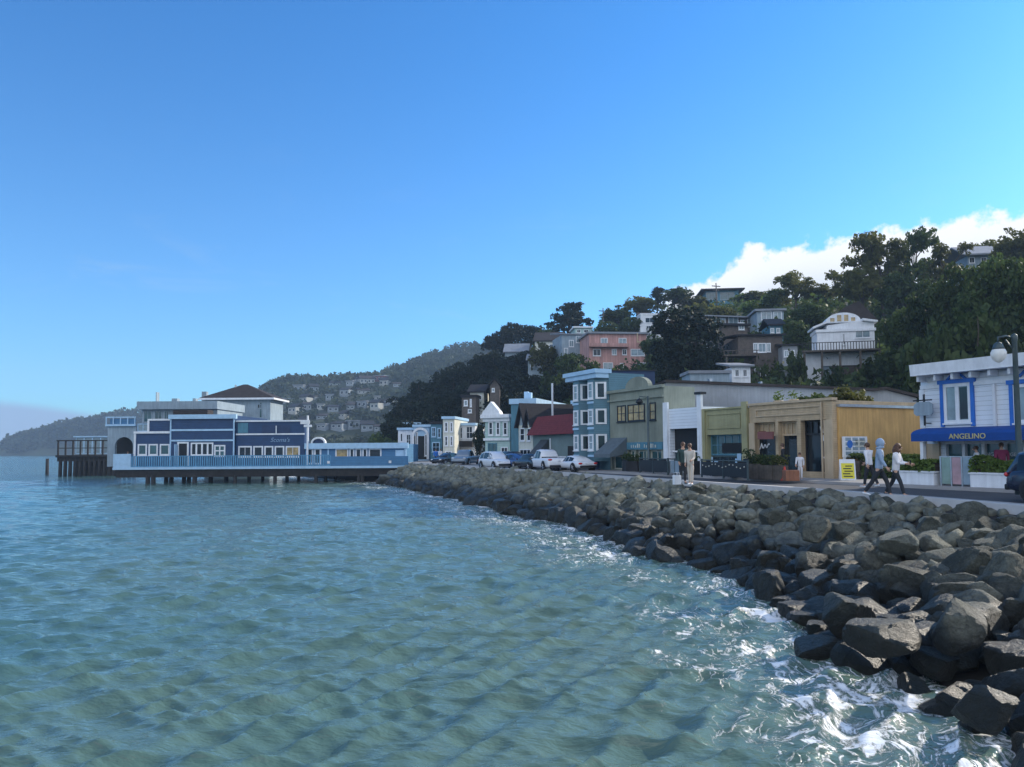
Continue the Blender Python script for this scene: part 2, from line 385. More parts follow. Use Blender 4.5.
# ------------------------------------------------------------------ terrain by bearing and distance
def zpy(px, py, D): return CAM.z + (449 - .007 * (px - 512) - py) / F * D
HILL = {  # column: first distance, then (distance, picture height) of the slope
 330: [118,(150,450),(200,450),(250,450),(330,450)], 385: [118,(150,446),(200,442),(250,440),(330,446)], 402: [118,(150,438),(200,425),(250,416),(330,434)],
 450: [112,(140,430),(190,398),(240,382),(330,400)], 500: [104,(135,425),(180,380),(230,358),(330,380)],
 545: [95,(125,420),(170,374),(215,350),(320,370)], 590: [88,(118,408),(160,368),(205,336),(320,360)],
 640: [76,(110,394),(150,358),(200,322),(320,350)], 700: [70,(100,388),(150,338),(205,306),(320,340)],
 760: [66,(95,388),(125,338),(200,304),(320,340)], 820: [62,(92,388),(120,325),(165,302),(300,330)],
 900: [60,(80,386),(110,338),(140,304),(260,330)], 1000: [54,(68,375),(95,322),(130,276),(240,300)],
 1150: [50,(62,368),(88,315),(120,270),(220,292)], 1500: [40,(55,375),(80,325),(115,285),(210,300)], 2100: [32,(45,385),(70,340),(105,300),(200,310)]}
TOWN = {150: [380,(450,448),(520,445),(600,446),(900,448)], 235: [380,(440,440),(520,425),(600,420),(900,440)],
 262: [380,(440,428),(545,393),(640,390),(900,430)], 285: [380,(440,424),(545,384),(620,382),(900,420)], 330: [380,(440,420),(545,383),(600,381),(900,420)],
 375: [380,(440,420),(545,381),(620,377),(900,410)], 410: [380,(440,417),(545,377),(680,365),(1000,400)], 440: [380,(440,415),(545,374),(700,351),(1000,400)], 470: [380,(440,410),(545,370),(720,345),(1000,400)],
 520: [380,(440,410),(545,370),(720,347),(1000,400)], 600: [380,(440,410),(545,375),(720,356),(1000,400)], 720: [380,(440,420),(545,390),(720,380),(1000,420)]}
HEAD = {-110: [905,(912,452.5),(930,452),(950,452),(1100,453)], -30: [880,(900,452.5),(915,450),(950,449),(1100,452)], 0: [880,(895,451),(915,449),(950,448),(1100,450)], 25: [880,(895,448),(915,443),(950,440),(1100,450)],
 60: [880,(895,443),(915,433),(950,428),(1100,445)], 90: [880,(895,440),(915,428),(950,423),(1100,445)], 112: [880,(895,438),(915,424),(950,417),(1100,445)], 145: [880,(895,438),(915,423),(950,416),(1100,445)],
 200: [880,(895,436),(915,420),(950,411),(1100,445)], 260: [880,(895,440),(915,430),(950,420),(1100,445)], 330: [880,(895,449),(915,446),(950,440),(1100,447)]}
class Terrain:
    def __init__(s, cols, z0, amp, sc):
        s.px = np.array(sorted(cols)); s.z0 = z0; s.amp = amp; s.sc = sc
        s.D = []; s.Z = []
        for p in s.px:
            c = cols[p]; s.D.append([c[0]] + [d for d, _ in c[1:]]); s.Z.append([z0] + [max(z0, zpy(p, y, d)) for d, y in c[1:]])
        s.D = np.array(s.D, float); s.Z = np.array(s.Z, float)
    def col(s, px):
        D = [np.interp(px, s.px, s.D[:, k]) for k in range(s.D.shape[1])]
        Z = [np.interp(px, s.px, s.Z[:, k]) for k in range(s.D.shape[1])]
        return D, Z
    def z(s, x, y):
        D, Z = s.col(512 + F * x / max(y, 1e-3))
        b = np.interp(y, D, Z)
        k = min(1, max(0, (b - s.z0) / 3))
        return float(b + k * s.amp * noise.fractal(Vector((x*s.sc, y*s.sc, 3.1)), 1.0, 2.0, 4))
    def build(s, name, mat, na, nd):
        v = []
        for px in np.linspace(s.px[0], s.px[-1], na):
            D, Z = s.col(px)
            for t in np.linspace(0, len(D) - 1, nd):
                d = np.interp(t, range(len(D)), D); x = (px - 512) / F * d
                v.append((x, d, s.z(x, d)))
        o = mesh_np(name, v, grid_faces(na, nd), mat); o['kind'] = 'structure'; return o
hill = Terrain(HILL, ROAD - .05, 1.0, .06); town = Terrain(TOWN, 1.0, 2.0, .02); headl = Terrain(HEAD, -1.0, 3.0, .02)
hill.build('hillside', EARTH, 220, 70); town.build('far_hill', FARW, 140, 60); headl.build('far_headland_hill', FARW, 110, 30)

# ------------------------------------------------------------------ water: one sheet with real waves, finer near the shore
wrng = np.random.default_rng(5)
ang = np.concatenate([np.linspace(-46, 42, 620), np.linspace(45, 311, 60)]) * math.pi / 180
rad = [1.5]
while rad[-1] < 1450: rad.append(rad[-1] * (1.0058 if 8 < rad[-1] < 120 else 1.02) + .004)
rad = np.array(rad); nr, nc = len(rad), len(ang)
X = rad[:, None] * np.sin(ang)[None, :]; Y = rad[:, None] * np.cos(ang)[None, :]
Zw = np.zeros_like(X); DX = np.zeros_like(X); DY = np.zeros_like(X)
spacing = np.gradient(rad)
for k in range(84):
    lam = .34 * (18 ** (k / 83.0)) * wrng.uniform(.85, 1.15)
    th = wrng.normal(R(160), R(34)) if k < 58 else wrng.normal(R(152), R(18))     # waves run in towards the boulders
    dx, dy = math.sin(th), math.cos(th)
    amp = .0200 * lam ** .62 / (1 + (lam / 1.4) ** 1.6) * wrng.uniform(.6, 1.3)
    kk = 2 * math.pi / lam; ph = wrng.uniform(0, 6.28)
    fade = np.clip(lam / (3.2 * spacing) - .6, 0, 1)[:, None]
    # slow groupiness so that no wave train repeats
    g = .65 + .35 * np.sin(X * kk * .071 * dy - Y * kk * .053 * dx + ph * 3) * np.sin(X * kk * .043 + Y * kk * .037 + ph)
    a = kk * (X * dx + Y * dy) + ph
    Zw += fade * amp * g * np.cos(a); DX -= fade * amp * .8 * g * dx * np.sin(a); DY -= fade * amp * .8 * g * dy * np.sin(a)
q = X * AL.x + Y * AL.y
qg = np.arange(-40, 460, .25); wg = wline(qg); cg = wg[0] * AC.x + wg[1] * AC.y
kern = np.exp(-.5 * (np.arange(-16, 17) * .25 / 1.3) ** 2); kern /= kern.sum()
cg = np.convolve(np.pad(cg, 16, mode='edge'), kern, 'valid')
shore = np.interp(q, qg, cg) - (X * AC.x + Y * AC.y)                # metres from the waterline, positive out at sea
tt = np.zeros_like(X)
m_ = rad < 90
Xs, Ys = X[m_], Y[m_]
chop = np.clip(1.25 - shore[m_] / 14.0, 0, 1) * np.clip(shore[m_] + 4, 0, 1)
Zw[m_] *= (1 + .15 * chop)
vv = np.stack([X + DX, Y + DY, Zw], -1).reshape(-1, 3)
vv = np.concatenate([vv, [[0, 0, 0]]])
ff = grid_faces(nr, nc, True)
WAT = bpy.data.materials.new('sea_water'); WAT.use_nodes = True; nt = WAT.node_tree; nt.nodes.clear()
p = N(nt, 'ShaderNodeBsdfPrincipled', i_Roughness=.05, i_IOR=1.33); p.inputs['Specular IOR Level'].default_value = .8
tcw = N(nt, 'ShaderNodeTexCoord'); geo = N(nt, 'ShaderNodeNewGeometry')
at = N(nt, 'ShaderNodeAttribute', attribute_name='shore')
n0 = N(nt, 'ShaderNodeTexNoise', i_Scale=.10, i_Detail=4.0); L(nt, tcw.outputs['Object'], n0.inputs['Vector'])
wc = N(nt, 'ShaderNodeMix', data_type='RGBA'); wc.inputs[6].default_value = (.024,.114,.142,1); wc.inputs[7].default_value = (.108,.158,.112,1)
L(nt, math_(nt, 'MULTIPLY_ADD', sstep(nt, at.outputs['Fac'], 45.0, 2.0), .8, math_(nt, 'MULTIPLY', math_(nt, 'SUBTRACT', n0.outputs[0], .5), .9), clamp=True), wc.inputs[0])
# foam: torn streaks and lacy cells close to the stones
dis = N(nt, 'ShaderNodeTexNoise', i_Scale=.9, i_Detail=4.0); L(nt, tcw.outputs['Object'], dis.inputs['Vector'])
av = N(nt, 'ShaderNodeVectorMath', operation='MULTIPLY_ADD'); L(nt, dis.outputs['Color'], av.inputs[0]); av.inputs[1].default_value = (1.9, 1.9, 0); L(nt, tcw.outputs['Object'], av.inputs[2])
mpv = N(nt, 'ShaderNodeMapping'); mpv.inputs['Rotation'].default_value = (0, 0, R(-24)); mpv.inputs['Scale'].default_value = (1.5, .8, 1); L(nt, av.outputs[0], mpv.inputs[0])
vo = N(nt, 'ShaderNodeTexVoronoi', feature='DISTANCE_TO_EDGE', i_Scale=1.15); L(nt, mpv.outputs[0], vo.inputs['Vector'])
vo2 = N(nt, 'ShaderNodeTexVoronoi', feature='DISTANCE_TO_EDGE', i_Scale=3.4); L(nt, mpv.outputs[0], vo2.inputs['Vector'])
pn = N(nt, 'ShaderNodeTexNoise', i_Scale=.32, i_Detail=5.0, i_Roughness=.65); L(nt, tcw.outputs['Object'], pn.inputs['Vector'])
fn = N(nt, 'ShaderNodeTexNoise', i_Scale=6.0, i_Detail=6.0, i_Roughness=.7); L(nt, mpv.outputs[0], fn.inputs['Vector'])
near = sstep(nt, at.outputs['Fac'], 6.8, .0)
mpw = N(nt, 'ShaderNodeMapping'); mpw.inputs['Rotation'].default_value = (0, 0, R(-24)); mpw.inputs['Scale'].default_value = (1.25, .55, 1); L(nt, tcw.outputs['Object'], mpw.inputs[0])
wash = N(nt, 'ShaderNodeTexNoise', i_Scale=1.15, i_Detail=10.0, i_Roughness=.74, i_Distortion=.35); L(nt, mpw.outputs[0], wash.inputs['Vector'])
amount = math_(nt, 'MULTIPLY', near, sstep(nt, pn.outputs[0], .30, .66, .2, 1.25))
w1 = math_(nt, 'ADD', wash.outputs[0], math_(nt, 'MULTIPLY', amount, .17))
w1 = math_(nt, 'MULTIPLY', sstep(nt, w1, .64, .80), sstep(nt, near, .0, .25))
lace = math_(nt, 'MAXIMUM', sstep(nt, vo.outputs['Distance'], .10, .0), math_(nt, 'MULTIPLY', sstep(nt, vo2.outputs['Distance'], .14, .0), .8))
torn = math_(nt, 'MULTIPLY', math_(nt, 'MULTIPLY', lace, sstep(nt, fn.outputs[0], .40, .60)), amount, clamp=True)
solid = math_(nt, 'MULTIPLY', sstep(nt, fn.outputs[0], .44, .62), sstep(nt, at.outputs['Fac'], .7, -.5))
foam = math_(nt, 'MAXIMUM', math_(nt, 'MAXIMUM', torn, math_(nt, 'MULTIPLY', w1, .95)), solid, clamp=True)
foam = sstep(nt, foam, .15, .70)
fc = N(nt, 'ShaderNodeMix', data_type='RGBA'); fc.inputs[7].default_value = (.78,.80,.80,1); L(nt, foam, fc.inputs[0]); L(nt, wc.outputs[2], fc.inputs[6])
L(nt, fc.outputs[2], p.inputs['Base Color']); L(nt, math_(nt, 'MULTIPLY_ADD', foam, .6, .045), p.inputs['Roughness'])
mpr = N(nt, 'ShaderNodeMapping'); mpr.inputs['Rotation'].default_value = (0, 0, R(-18)); mpr.inputs['Scale'].default_value = (.55, 1.5, 1); L(nt, tcw.outputs['Object'], mpr.inputs[0])
r1 = N(nt, 'ShaderNodeTexNoise', i_Scale=1.0, i_Detail=5.0, i_Roughness=.6); L(nt, mpr.outputs[0], r1.inputs['Vector'])
r2 = N(nt, 'ShaderNodeTexNoise', i_Scale=5.0, i_Detail=4.0, i_Roughness=.6); L(nt, mpr.outputs[0], r2.inputs['Vector'])
r3 = N(nt, 'ShaderNodeTexNoise', i_Scale=.22, i_Detail=3.0); L(nt, mpr.outputs[0], r3.inputs['Vector'])
hh = math_(nt, 'ADD', math_(nt, 'MULTIPLY', r1.outputs[0], .15), math_(nt, 'MULTIPLY', r2.outputs[0], .038))
hh = math_(nt, 'ADD', hh, math_(nt, 'MULTIPLY', r3.outputs[0], .25))
hh = math_(nt, 'ADD', hh, math_(nt, 'MULTIPLY', foam, .02))
bm_ = N(nt, 'ShaderNodeBump', i_Strength=.9, i_Distance=1.0); L(nt, hh, bm_.inputs['Height']); L(nt, bm_.outputs[0], p.inputs['Normal'])
wo = N(nt, 'ShaderNodeOutputMaterial'); L(nt, p.outputs[0], wo.inputs[0])
cap = np.array([[len(vv) - 1, (j+1) % nc, j, j] for j in range(nc)])
sea = mesh_np('sea_water', vv, ff[:, ::-1], WAT, True, {'shore': np.concatenate([shore.ravel(), [9.0]])})
sea['kind'] = 'structure'

# ------------------------------------------------------------------ haze
HZ = bpy.data.materials.new('haze_air'); HZ.use_nodes = True; nt = HZ.node_tree; nt.nodes.clear()
pv = N(nt, 'ShaderNodeVolumePrincipled'); pv.inputs['Color'].default_value = (.50,.72,1.0,1); pv.inputs['Density'].default_value = .00032
L(nt, pv.outputs[0], N(nt, 'ShaderNodeOutputMaterial').inputs['Volume'])
hz = MB().box(-1600, 1600, -1600, 1600, -6, 175).build('haze', HZ); hz['kind'] = 'stuff'

# ------------------------------------------------------------------ riprap boulders
RK = bpy.data.materials.new('boulder_stone'); RK.use_nodes = True; nt = RK.node_tree; nt.nodes.clear()
p = N(nt, 'ShaderNodeBsdfPrincipled'); tcr = N(nt, 'ShaderNodeTexCoord'); geo = N(nt, 'ShaderNodeNewGeometry'); oi = N(nt, 'ShaderNodeObjectInfo')
a_ = N(nt, 'ShaderNodeTexNoise', i_Scale=1.6, i_Detail=7.0, i_Roughness=.62); L(nt, geo.outputs['Position'], a_.inputs['Vector'])
b_ = N(nt, 'ShaderNodeTexNoise', i_Scale=11.0, i_Detail=6.0, i_Roughness=.65); L(nt, tcr.outputs['Object'], b_.inputs['Vector'])
cr = N(nt, 'ShaderNodeMix', data_type='RGBA'); cr.inputs[6].default_value = (.028,.034,.023,1); cr.inputs[7].default_value = (.285,.290,.228,1)
val = math_(nt, 'ADD', math_(nt, 'MULTIPLY', a_.outputs[0], .75), math_(nt, 'MULTIPLY', b_.outputs[0], .45))
val = math_(nt, 'ADD', val, math_(nt, 'MULTIPLY', math_(nt, 'SUBTRACT', oi.outputs['Random'], .5), .38))
L(nt, sstep(nt, val, .25, 1.0), cr.inputs[0])
sp = N(nt, 'ShaderNodeSeparateXYZ'); L(nt, geo.outputs['Position'], sp.inputs[0])
wz = math_(nt, 'ADD', sp.outputs[2], math_(nt, 'MULTIPLY', math_(nt, 'SUBTRACT', a_.outputs[0], .5), .9))
wet = sstep(nt, wz, 1.45, .65)               # tide-wet, weed-dark band
cw = N(nt, 'ShaderNodeMix', data_type='RGBA'); cw.inputs[7].default_value = (.010,.012,.009,1); L(nt, math_(nt, 'MULTIPLY', wet, .93), cw.inputs[0]); L(nt, cr.outputs[2], cw.inputs[6])
L(nt, cw.outputs[2], p.inputs['Base Color']); L(nt, math_(nt, 'MULTIPLY_ADD', wet, -.45, .88), p.inputs['Roughness'])
bb = N(nt, 'ShaderNodeBump', i_Strength=1.0, i_Distance=.22)
c_ = N(nt, 'ShaderNodeTexNoise', i_Scale=3.5, i_Detail=9.0, i_Roughness=.7); L(nt, tcr.outputs['Object'], c_.inputs['Vector'])
ck = N(nt, 'ShaderNodeTexVoronoi', feature='DISTANCE_TO_EDGE', i_Scale=1.3)
ckv = N(nt, 'ShaderNodeVectorMath', operation='MULTIPLY_ADD'); L(nt, c_.outputs['Color'], ckv.inputs[0]); ckv.inputs[1].default_value = (.7, .7, .7); L(nt, tcr.outputs['Object'], ckv.inputs[2]); L(nt, ckv.outputs[0], ck.inputs['Vector'])
L(nt, math_(nt, 'ADD', c_.outputs[0], math_(nt, 'MULTIPLY', sstep(nt, ck.outputs['Distance'], .0, .05), .22)), bb.inputs['Height']); L(nt, bb.outputs[0], p.inputs['Normal'])
L(nt, p.outputs[0], N(nt, 'ShaderNodeOutputMaterial').inputs[0])

def rock_mesh(seed, sub, flat=1.0):
    r_ = np.random.default_rng(seed)
    bm = bmesh.new(); bmesh.ops.create_icosphere(bm, subdivisions=sub, radius=1)
    nn = r_.integers(13, 18)
    pl = r_.normal(size=(nn, 3)); pl /= np.linalg.norm(pl, axis=1)[:, None]; ds = r_.uniform(.62, .98, nn)
    sc = np.array([r_.uniform(.95, 1.25), r_.uniform(.75, 1.0), r_.uniform(.62, .82) * flat])
    for v in bm.verts:
        d = np.array(v.co); c = pl @ d
        rr = np.where(c > .05, ds / np.maximum(c, .05), 9)
        r0 = -np.log(np.sum(np.exp(-rr * 60)) + np.exp(-1.45 * 60)) / 60       # rounded meeting of the cut faces
        q3 = Vector(d * 1.7 + seed * 3.3)
        r0 *= 1 + .035 * noise.fractal(q3, 1.0, 2.0, 5) + .022 * noise.fractal(q3 * 5, .8, 2.0, 3)
        v.co = Vector(d * r0 * sc)
    me = bpy.data.meshes.new('boulder'); bm.to_mesh(me); bm.free()
    me.polygons.foreach_set('use_smooth', [True] * len(me.polygons)); me.materials.append(RK)
    if sub > 2: me.set_sharp_from_angle(angle=R(24))
    return me
RMESH = [rock_mesh(k, 4) for k in range(14)]; RLOW = [rock_mesh(k, 2) for k in range(14)]
cand = []
q = -9.0
while q < 84:
    e0 = edge(q); w0 = wline(q); width = math.hypot(e0[0]-w0[0], e0[1]-w0[1])
    near_ = q < 40
    base = .58 if q < 26 else (.72 if near_ else .88)
    n_ = max(3, int(width / (base * .86)))
    for k in range(n_ + 1):
        t = (k + random.uniform(-.25, .25)) / n_ * (.97 if q < 24 else .88) + .01
        qq = q + random.uniform(-.35, .35) * base
        e1 = edge(qq); w1 = wline(qq)
        s = .86 * base * random.choice([.5, .62, .7, .78, .9, 1.05]) * (.80 + .36 * t)
        x = e1[0] + (w1[0]-e1[0]) * t; y = e1[1] + (w1[1]-e1[1]) * t
        z = (ROAD - .22) * (1 - t) + random.uniform(-.08, .20) - .12 * s - (.08 if t > .85 else 0)
        z = min(z, ROAD - .06 - .52 * s + t * .3) if t < .3 else z
        cand.append((s, x, y, z, t, qq))
    q += base * .80
# a few of the boulders one would name
HERO = [(.42, G(880,640,.60), 'large wedge-topped boulder just above the foam, biggest of the lower slope', (0.1,-.2,.5)),
        (.50, G(846,612,.75), 'square-edged grey boulder behind the wedge-topped boulder', (.2,.1,1.4)),
        (.46, G(822,652,.08), 'flat black weed-topped rock jutting into the foam', (0,.1,.2)),
        (.48, G(960,625,.95), 'tilted slab boulder with a pale upper edge beside the wedge-topped boulder', (.35,-.3,.9)),
        (.38, G(985,705,.45), 'round-shouldered dark boulder in the lowest corner of the slope', (.1,.2,2.1)),
        (.42, G(815,532,1.45), 'bulky pale boulder high on the slope below the walking pair', (.1,.1,.4)),
        (.46, G(905,545,1.45), 'broad pale hump-backed boulder under the promenade kerb', (.0,.2,1.1)),
        (.42, G(745,508,1.55), 'upright rounded boulder touching the promenade edge', (.2,.0,2.2))]
heros = [(s, p_.x, p_.y, p_.z) for s, p_, *_ in HERO]
cand = [c for c in cand if all((c[1]-h[1])**2 + (c[2]-h[2])**2 > (.62*(h[0]+c[0]*.6))**2 for h in heros)]
def seen(c):
    y = c[2]
    if y < 6: return 0
    px = 512 + F * c[1] / y
    return 0 if px > 1075 or px < 380 else c[0] / y
cand.sort(key=lambda c: -seen(c))
top_ = [c for c in cand[:290] if seen(c) > 0]; rest = cand[len(top_):]
zone_a = lambda D: 'near the dark parked car' if D < 19 else ('below the walking pair' if D < 25 else ('below the sunlit stretch of promenade' if D < 34 else ('below the couple in dark and pale clothes' if D < 46 else 'towards the blue pier restaurant')))
zone_t = lambda t: 'against the promenade edge' if t < .22 else ('in the upper slope' if t < .5 else ('in the lower slope' if t < .8 else 'wet at the waterline'))
for i, (s, x, y, z, t, qq) in enumerate(top_):
    o = bpy.data.objects.new('boulder', RMESH[i % 14]); COL.objects.link(o)
    o.location = (x, y, z); o.scale = (s, s, s * random.uniform(.85, 1.15)); o.rotation_euler = (random.uniform(-.35,.35), random.uniform(-.35,.35), random.uniform(0, 6.28))
    big = 'bulky' if s > .85 else ('middling' if s > .6 else 'small')
    tag(o, f'{big} grey riprap boulder {zone_t(t)}, {zone_a(y)}', 'boulder', 'riprap boulders of the sea wall slope')
for i, (s, p_, lab, rot) in enumerate(HERO):
    o = bpy.data.objects.new('boulder', RMESH[(i*3+1) % 14]); COL.objects.link(o)
    o.location = p_; o.scale = (s, s, s * (.55 if i == 2 else .95)); o.rotation_euler = rot
    tag(o, lab, 'boulder', 'riprap boulders of the sea wall slope')
vs_, fs_ = [], []; b0 = 0
for i, (s, x, y, z, t, qq) in enumerate(rest):
    me = RLOW[i % 14]; co = np.empty(len(me.vertices)*3, np.float32); me.vertices.foreach_get('co', co); co = co.reshape(-1, 3)
    fa = np.empty(len(me.loops), np.int32); me.loops.foreach_get('vertex_index', fa); fa = fa.reshape(-1, 3)
    rm = np.array(Euler((random.uniform(-.35,.35), random.uniform(-.35,.35), random.uniform(0,6.28))).to_matrix())
    vs_.append((co * s) @ rm.T + np.array([x, y, z])); fs_.append(fa + b0); b0 += len(co)
o = mesh_np('riprap_stones', np.concatenate(vs_), np.concatenate(fs_), RK); o['kind'] = 'stuff'
tag(o, 'smaller and farther grey riprap stones heaped along the shore', 'rocks')
# ================================================================== BUILDINGS
def hor(px): return 449 - .007 * (px - 512)
class Bld:
    """a thing whose front lies in local y = 0 (x to the viewer's right, y inwards); pixel helpers give local x, z"""
    def __init__(s, name, P, rz, label, cat, group=None):
        s.o = empty(name, P, rz, label, cat, group); s.P = Vector(P); s.rz = rz
        s.u = Vector((math.cos(rz), math.sin(rz), 0)); s.n = Vector((-math.sin(rz), math.cos(rz), 0))
    def at(s, px, py, y=0.0):
        d = ray(px, py); t = ((s.P + s.n * y) - CAM).dot(s.n) / d.dot(s.n)
        q = CAM + d * t - s.P
        return q.dot(s.u), q.z
    def X(s, px, y=0.0): return s.at(px, 440, y)[0]
    def Z(s, px, py, y=0.0): return s.at(px, py, y)[1]
    def rect(s, px0, px1, py0, py1, y=0.0):   # returns x0,x1,z0,z1 (heights taken at the middle)
        pm = (px0 + px1) / 2
        return s.X(px0, y), s.X(px1, y), s.Z(pm, py1, y), s.Z(pm, py0, y)
    def part(s, name, mat, boxes, parent=None, bevel=0, label=None):
        m = MB()
        for b in boxes: m.box(*b)
        o = m.build(name, mat, parent or s.o, bevel=bevel)
        if label: o['label'] = label
        return o
    def window(s, x0, x1, z0, z1, fm, gm, nx=2, nz=1, fw=.09, y=0.0, name='window', out=.06, sill=True, mw=.05):
        m = MB(); yo = y - out
        m.box(x0, x1, yo, y + .02, z1 - fw, z1); m.box(x0, x1, yo, y + .02, z0, z0 + fw)
        m.box(x0, x0 + fw, yo + .003, y + .02, z0 + fw, z1 - fw); m.box(x1 - fw, x1, yo + .003, y + .02, z0 + fw, z1 - fw)
        for i in range(1, nx):
            c = x0 + (x1 - x0) * i / nx; m.box(c - mw/2, c + mw/2, yo + .012, y + .01, z0 + fw, z1 - fw)
        for i in range(1, nz):
            c = z0 + (z1 - z0) * i / nz; m.box(x0 + fw, x1 - fw, yo + .018, y + .01, c - mw/2, c + mw/2)
        if sill: m.box(x0 - .05, x1 + .05, yo - .05, y - .005, z0 - .07, z0 - .002)
        o = m.build(name, fm, s.o)
        q = MB(); q.add([(x0+fw*.5, y-.018, z0+fw*.5), (x1-fw*.5, y-.018, z0+fw*.5), (x1-fw*.5, y-.018, z1-fw*.5), (x0+fw*.5, y-.018, z1-fw*.5)], [(0,1,2,3)])
        q.build('pane', gm, o)
        return o
    def wpx(s, px0, px1, py0, py1, fm, gm, nx=2, nz=1, y=0.0, **k):
        return s.window(*s.rect(px0, px1, py0, py1, y), fm, gm, nx, nz, y=y, **k)
    def wall(s, name, mat, x0, x1, z0, z1, depth, holes=(), reveal=.22, top=None, y=0.0):
        """front with real openings, plus sides, back and top"""
        xs = sorted({x0, x1, *[a for h in holes for a in h[:2]]}); zs = sorted({z0, z1, *[a for h in holes for a in h[2:4]]})
        m = MB()
        for i in range(len(xs)-1):
            for k in range(len(zs)-1):
                cx, cz = (xs[i]+xs[i+1])/2, (zs[k]+zs[k+1])/2
                if any(h[0] < cx < h[1] and h[2] < cz < h[3] for h in holes): continue
                m.add([(xs[i],y,zs[k]),(xs[i+1],y,zs[k]),(xs[i+1],y,zs[k+1]),(xs[i],y,zs[k+1])], [(0,1,2,3)])
        for a, b, c, d in [h[:4] for h in holes]:
            r = y + reveal
            m.add([(a,y,c),(b,y,c),(b,r,c),(a,r,c)],[(0,3,2,1)]); m.add([(a,y,d),(b,y,d),(b,r,d),(a,r,d)],[(0,1,2,3)])
            m.add([(a,y,c),(a,r,c),(a,r,d),(a,y,d)],[(0,1,2,3)]); m.add([(b,y,c),(b,r,c),(b,r,d),(b,y,d)],[(0,3,2,1)])
        Y = y + depth
        m.add([(x0,y,z0),(x0,Y,z0),(x0,Y,z1),(x0,y,z1)],[(0,1,2,3)]); m.add([(x1,y,z0),(x1,Y,z0),(x1,Y,z1),(x1,y,z1)],[(0,3,2,1)])
        m.add([(x0,Y,z0),(x1,Y,z0),(x1,Y,z1),(x0,Y,z1)],[(0,3,2,1)]); m.add([(x0,y,z1),(x1,y,z1),(x1,Y,z1),(x0,Y,z1)],[(0,1,2,3)])
        return m.build(name, mat, s.o)
def street(name, pxl, label, back=0.0, group='street front buildings', cat='building'):
    P = fac(pxl, back); P.z = ROAD - .02
    return Bld(name, P, math.atan2(-FD.y, -FD.x), label, cat, group)
def lettering(txt, size, mat, parent, x, y, z, rx=90, name='lettering', shear=0.0):
    cu = bpy.data.curves.new(name, 'FONT'); cu.body = txt; cu.size = size; cu.align_x = 'CENTER'; cu.align_y = 'CENTER'; cu.extrude = .012; cu.shear = shear
    t = bpy.data.objects.new(name, cu); COL.objects.link(t)
    dg = bpy.context.evaluated_depsgraph_get(); dg.update()
    me = bpy.data.meshes.new_from_object(t.evaluated_get(dg)); bpy.data.objects.remove(t)
    me.materials.clear(); me.materials.append(mat)
    o = bpy.data.objects.new(name, me); COL.objects.link(o); o.parent = parent; o.location = (x, y, z); o.rotation_euler = (R(rx), 0, 0)
    return o

# ------------------------------------------------------------------ pier restaurant
P = W(113, 440, 88); P.z = 0
B = Bld('pier_restaurant', P, 0, 'long navy blue waterfront restaurant with white trim standing on a pier', 'restaurant')
DKZ = B.Z(260, 466.5); x = B.X; Zp = lambda py, y=1.7: B.Z(260, py, y)
xr = x(409)
B.part('deck', M['pale'], [(0, xr, 0, 16, DKZ - .28, DKZ)])
B.part('deck_beam', M['darkwood'], [(.3, xr - .2, .25, .6, DKZ - 1.2, DKZ - .283), (.3, xr - .2, 5, 5.3, DKZ - .9, DKZ - .283), (.3, xr - .2, 10, 10.3, DKZ - .9, DKZ - .283)]  # front beam made deeper to stand for the dark shade under the deck
       + [(x(p_) - .2, x(p_) + .2, .62, 15.5, DKZ - .75, DKZ - .285) for p_ in (149, 192, 234, 274, 315, 358, 390)])
for p_ in (146.5, 152, 193.5, 234, 274, 315, 358, 361.5, 380, 393):
    for yy in (.45, 5.15, 10.2):
        m = MB(); m.tube([(x(p_), yy, -2.0), (x(p_) + .03, yy, DKZ - .9)], [.30, .26] if p_ < 170 or p_ == 193.5 else [.24, .21], 10); m.build('pile', M['darkwood'], B.o, True)
# board railing along the deck edge
rail = MB(); rail2 = MB()
rz1 = Zp(455.5, 0); xa = x(131.5); xb = x(330)
i = xa
while i < xb:
    rail.box(i, i + .15, .06, .10, DKZ + .08, rz1 - .05); i += .26
rail.box(xa, xb, .03, .13, rz1 - .05, rz1 + .04); rail.box(xa, xb, .035, .055, DKZ + .02, DKZ + .12)
rail.build('railing', M['blue_board'], B.o)
B.part('wind_screen', M['pale'], [(x(113.5), x(131), .02, .10, DKZ, Zp(453, 0)), (x(113.5), x(113.5) + .08, .1, 5, DKZ, Zp(453, 0))])
B.part('low_rail', M['mid_blue'], [(x(330.5), xr - .1, .05, .12, DKZ, Zp(457, 0))])
fy = 1.7
def BR(px0, px1, py0, py1, y=fy): return B.rect(px0, px1, py0, py1, y)
# left wing
a = BR(135, 171, 432, 467); B.wall('wing', M['navy'], a[0], a[1], DKZ, a[3], 12, y=fy)
B.part('cornice', M['white'], [(a[0] - .1, a[1], fy - .18, fy + .1, a[3] - .18, a[3] + .08), (a[0] - .12, a[0] + .12, fy - .06, fy - .002, DKZ, a[3] - .18)])
for p0, p1 in ((138, 147.3), (148.8, 158.2), (160, 170)): B.wpx(p0, p1, 444, 455.4, M['white'], M['glass_teal'], 1, 1, y=fy, fw=.17)
st = BR(146.5, 171.5, 420, 431); B.part('stepped_parapet', M['navy'], [(st[0], st[1], fy + .5, fy + 3, a[3] - .2, st[3])])
B.part('parapet_trim', M['white'], [(st[0] - .1, st[1], fy + .38, fy + .62, st[3] - .05, st[3] + .16), (st[0] - .14, st[0] + .1, fy + .4, fy + .62, a[3] + .1, st[3] - .06)])
sg = BR(135, 146, 423.5, 431); B.window(sg[0], sg[1], a[3] + .09, sg[3], M['pale'], M['glass_pale'], 2, 1, y=fy + .6, name='roof_screen')
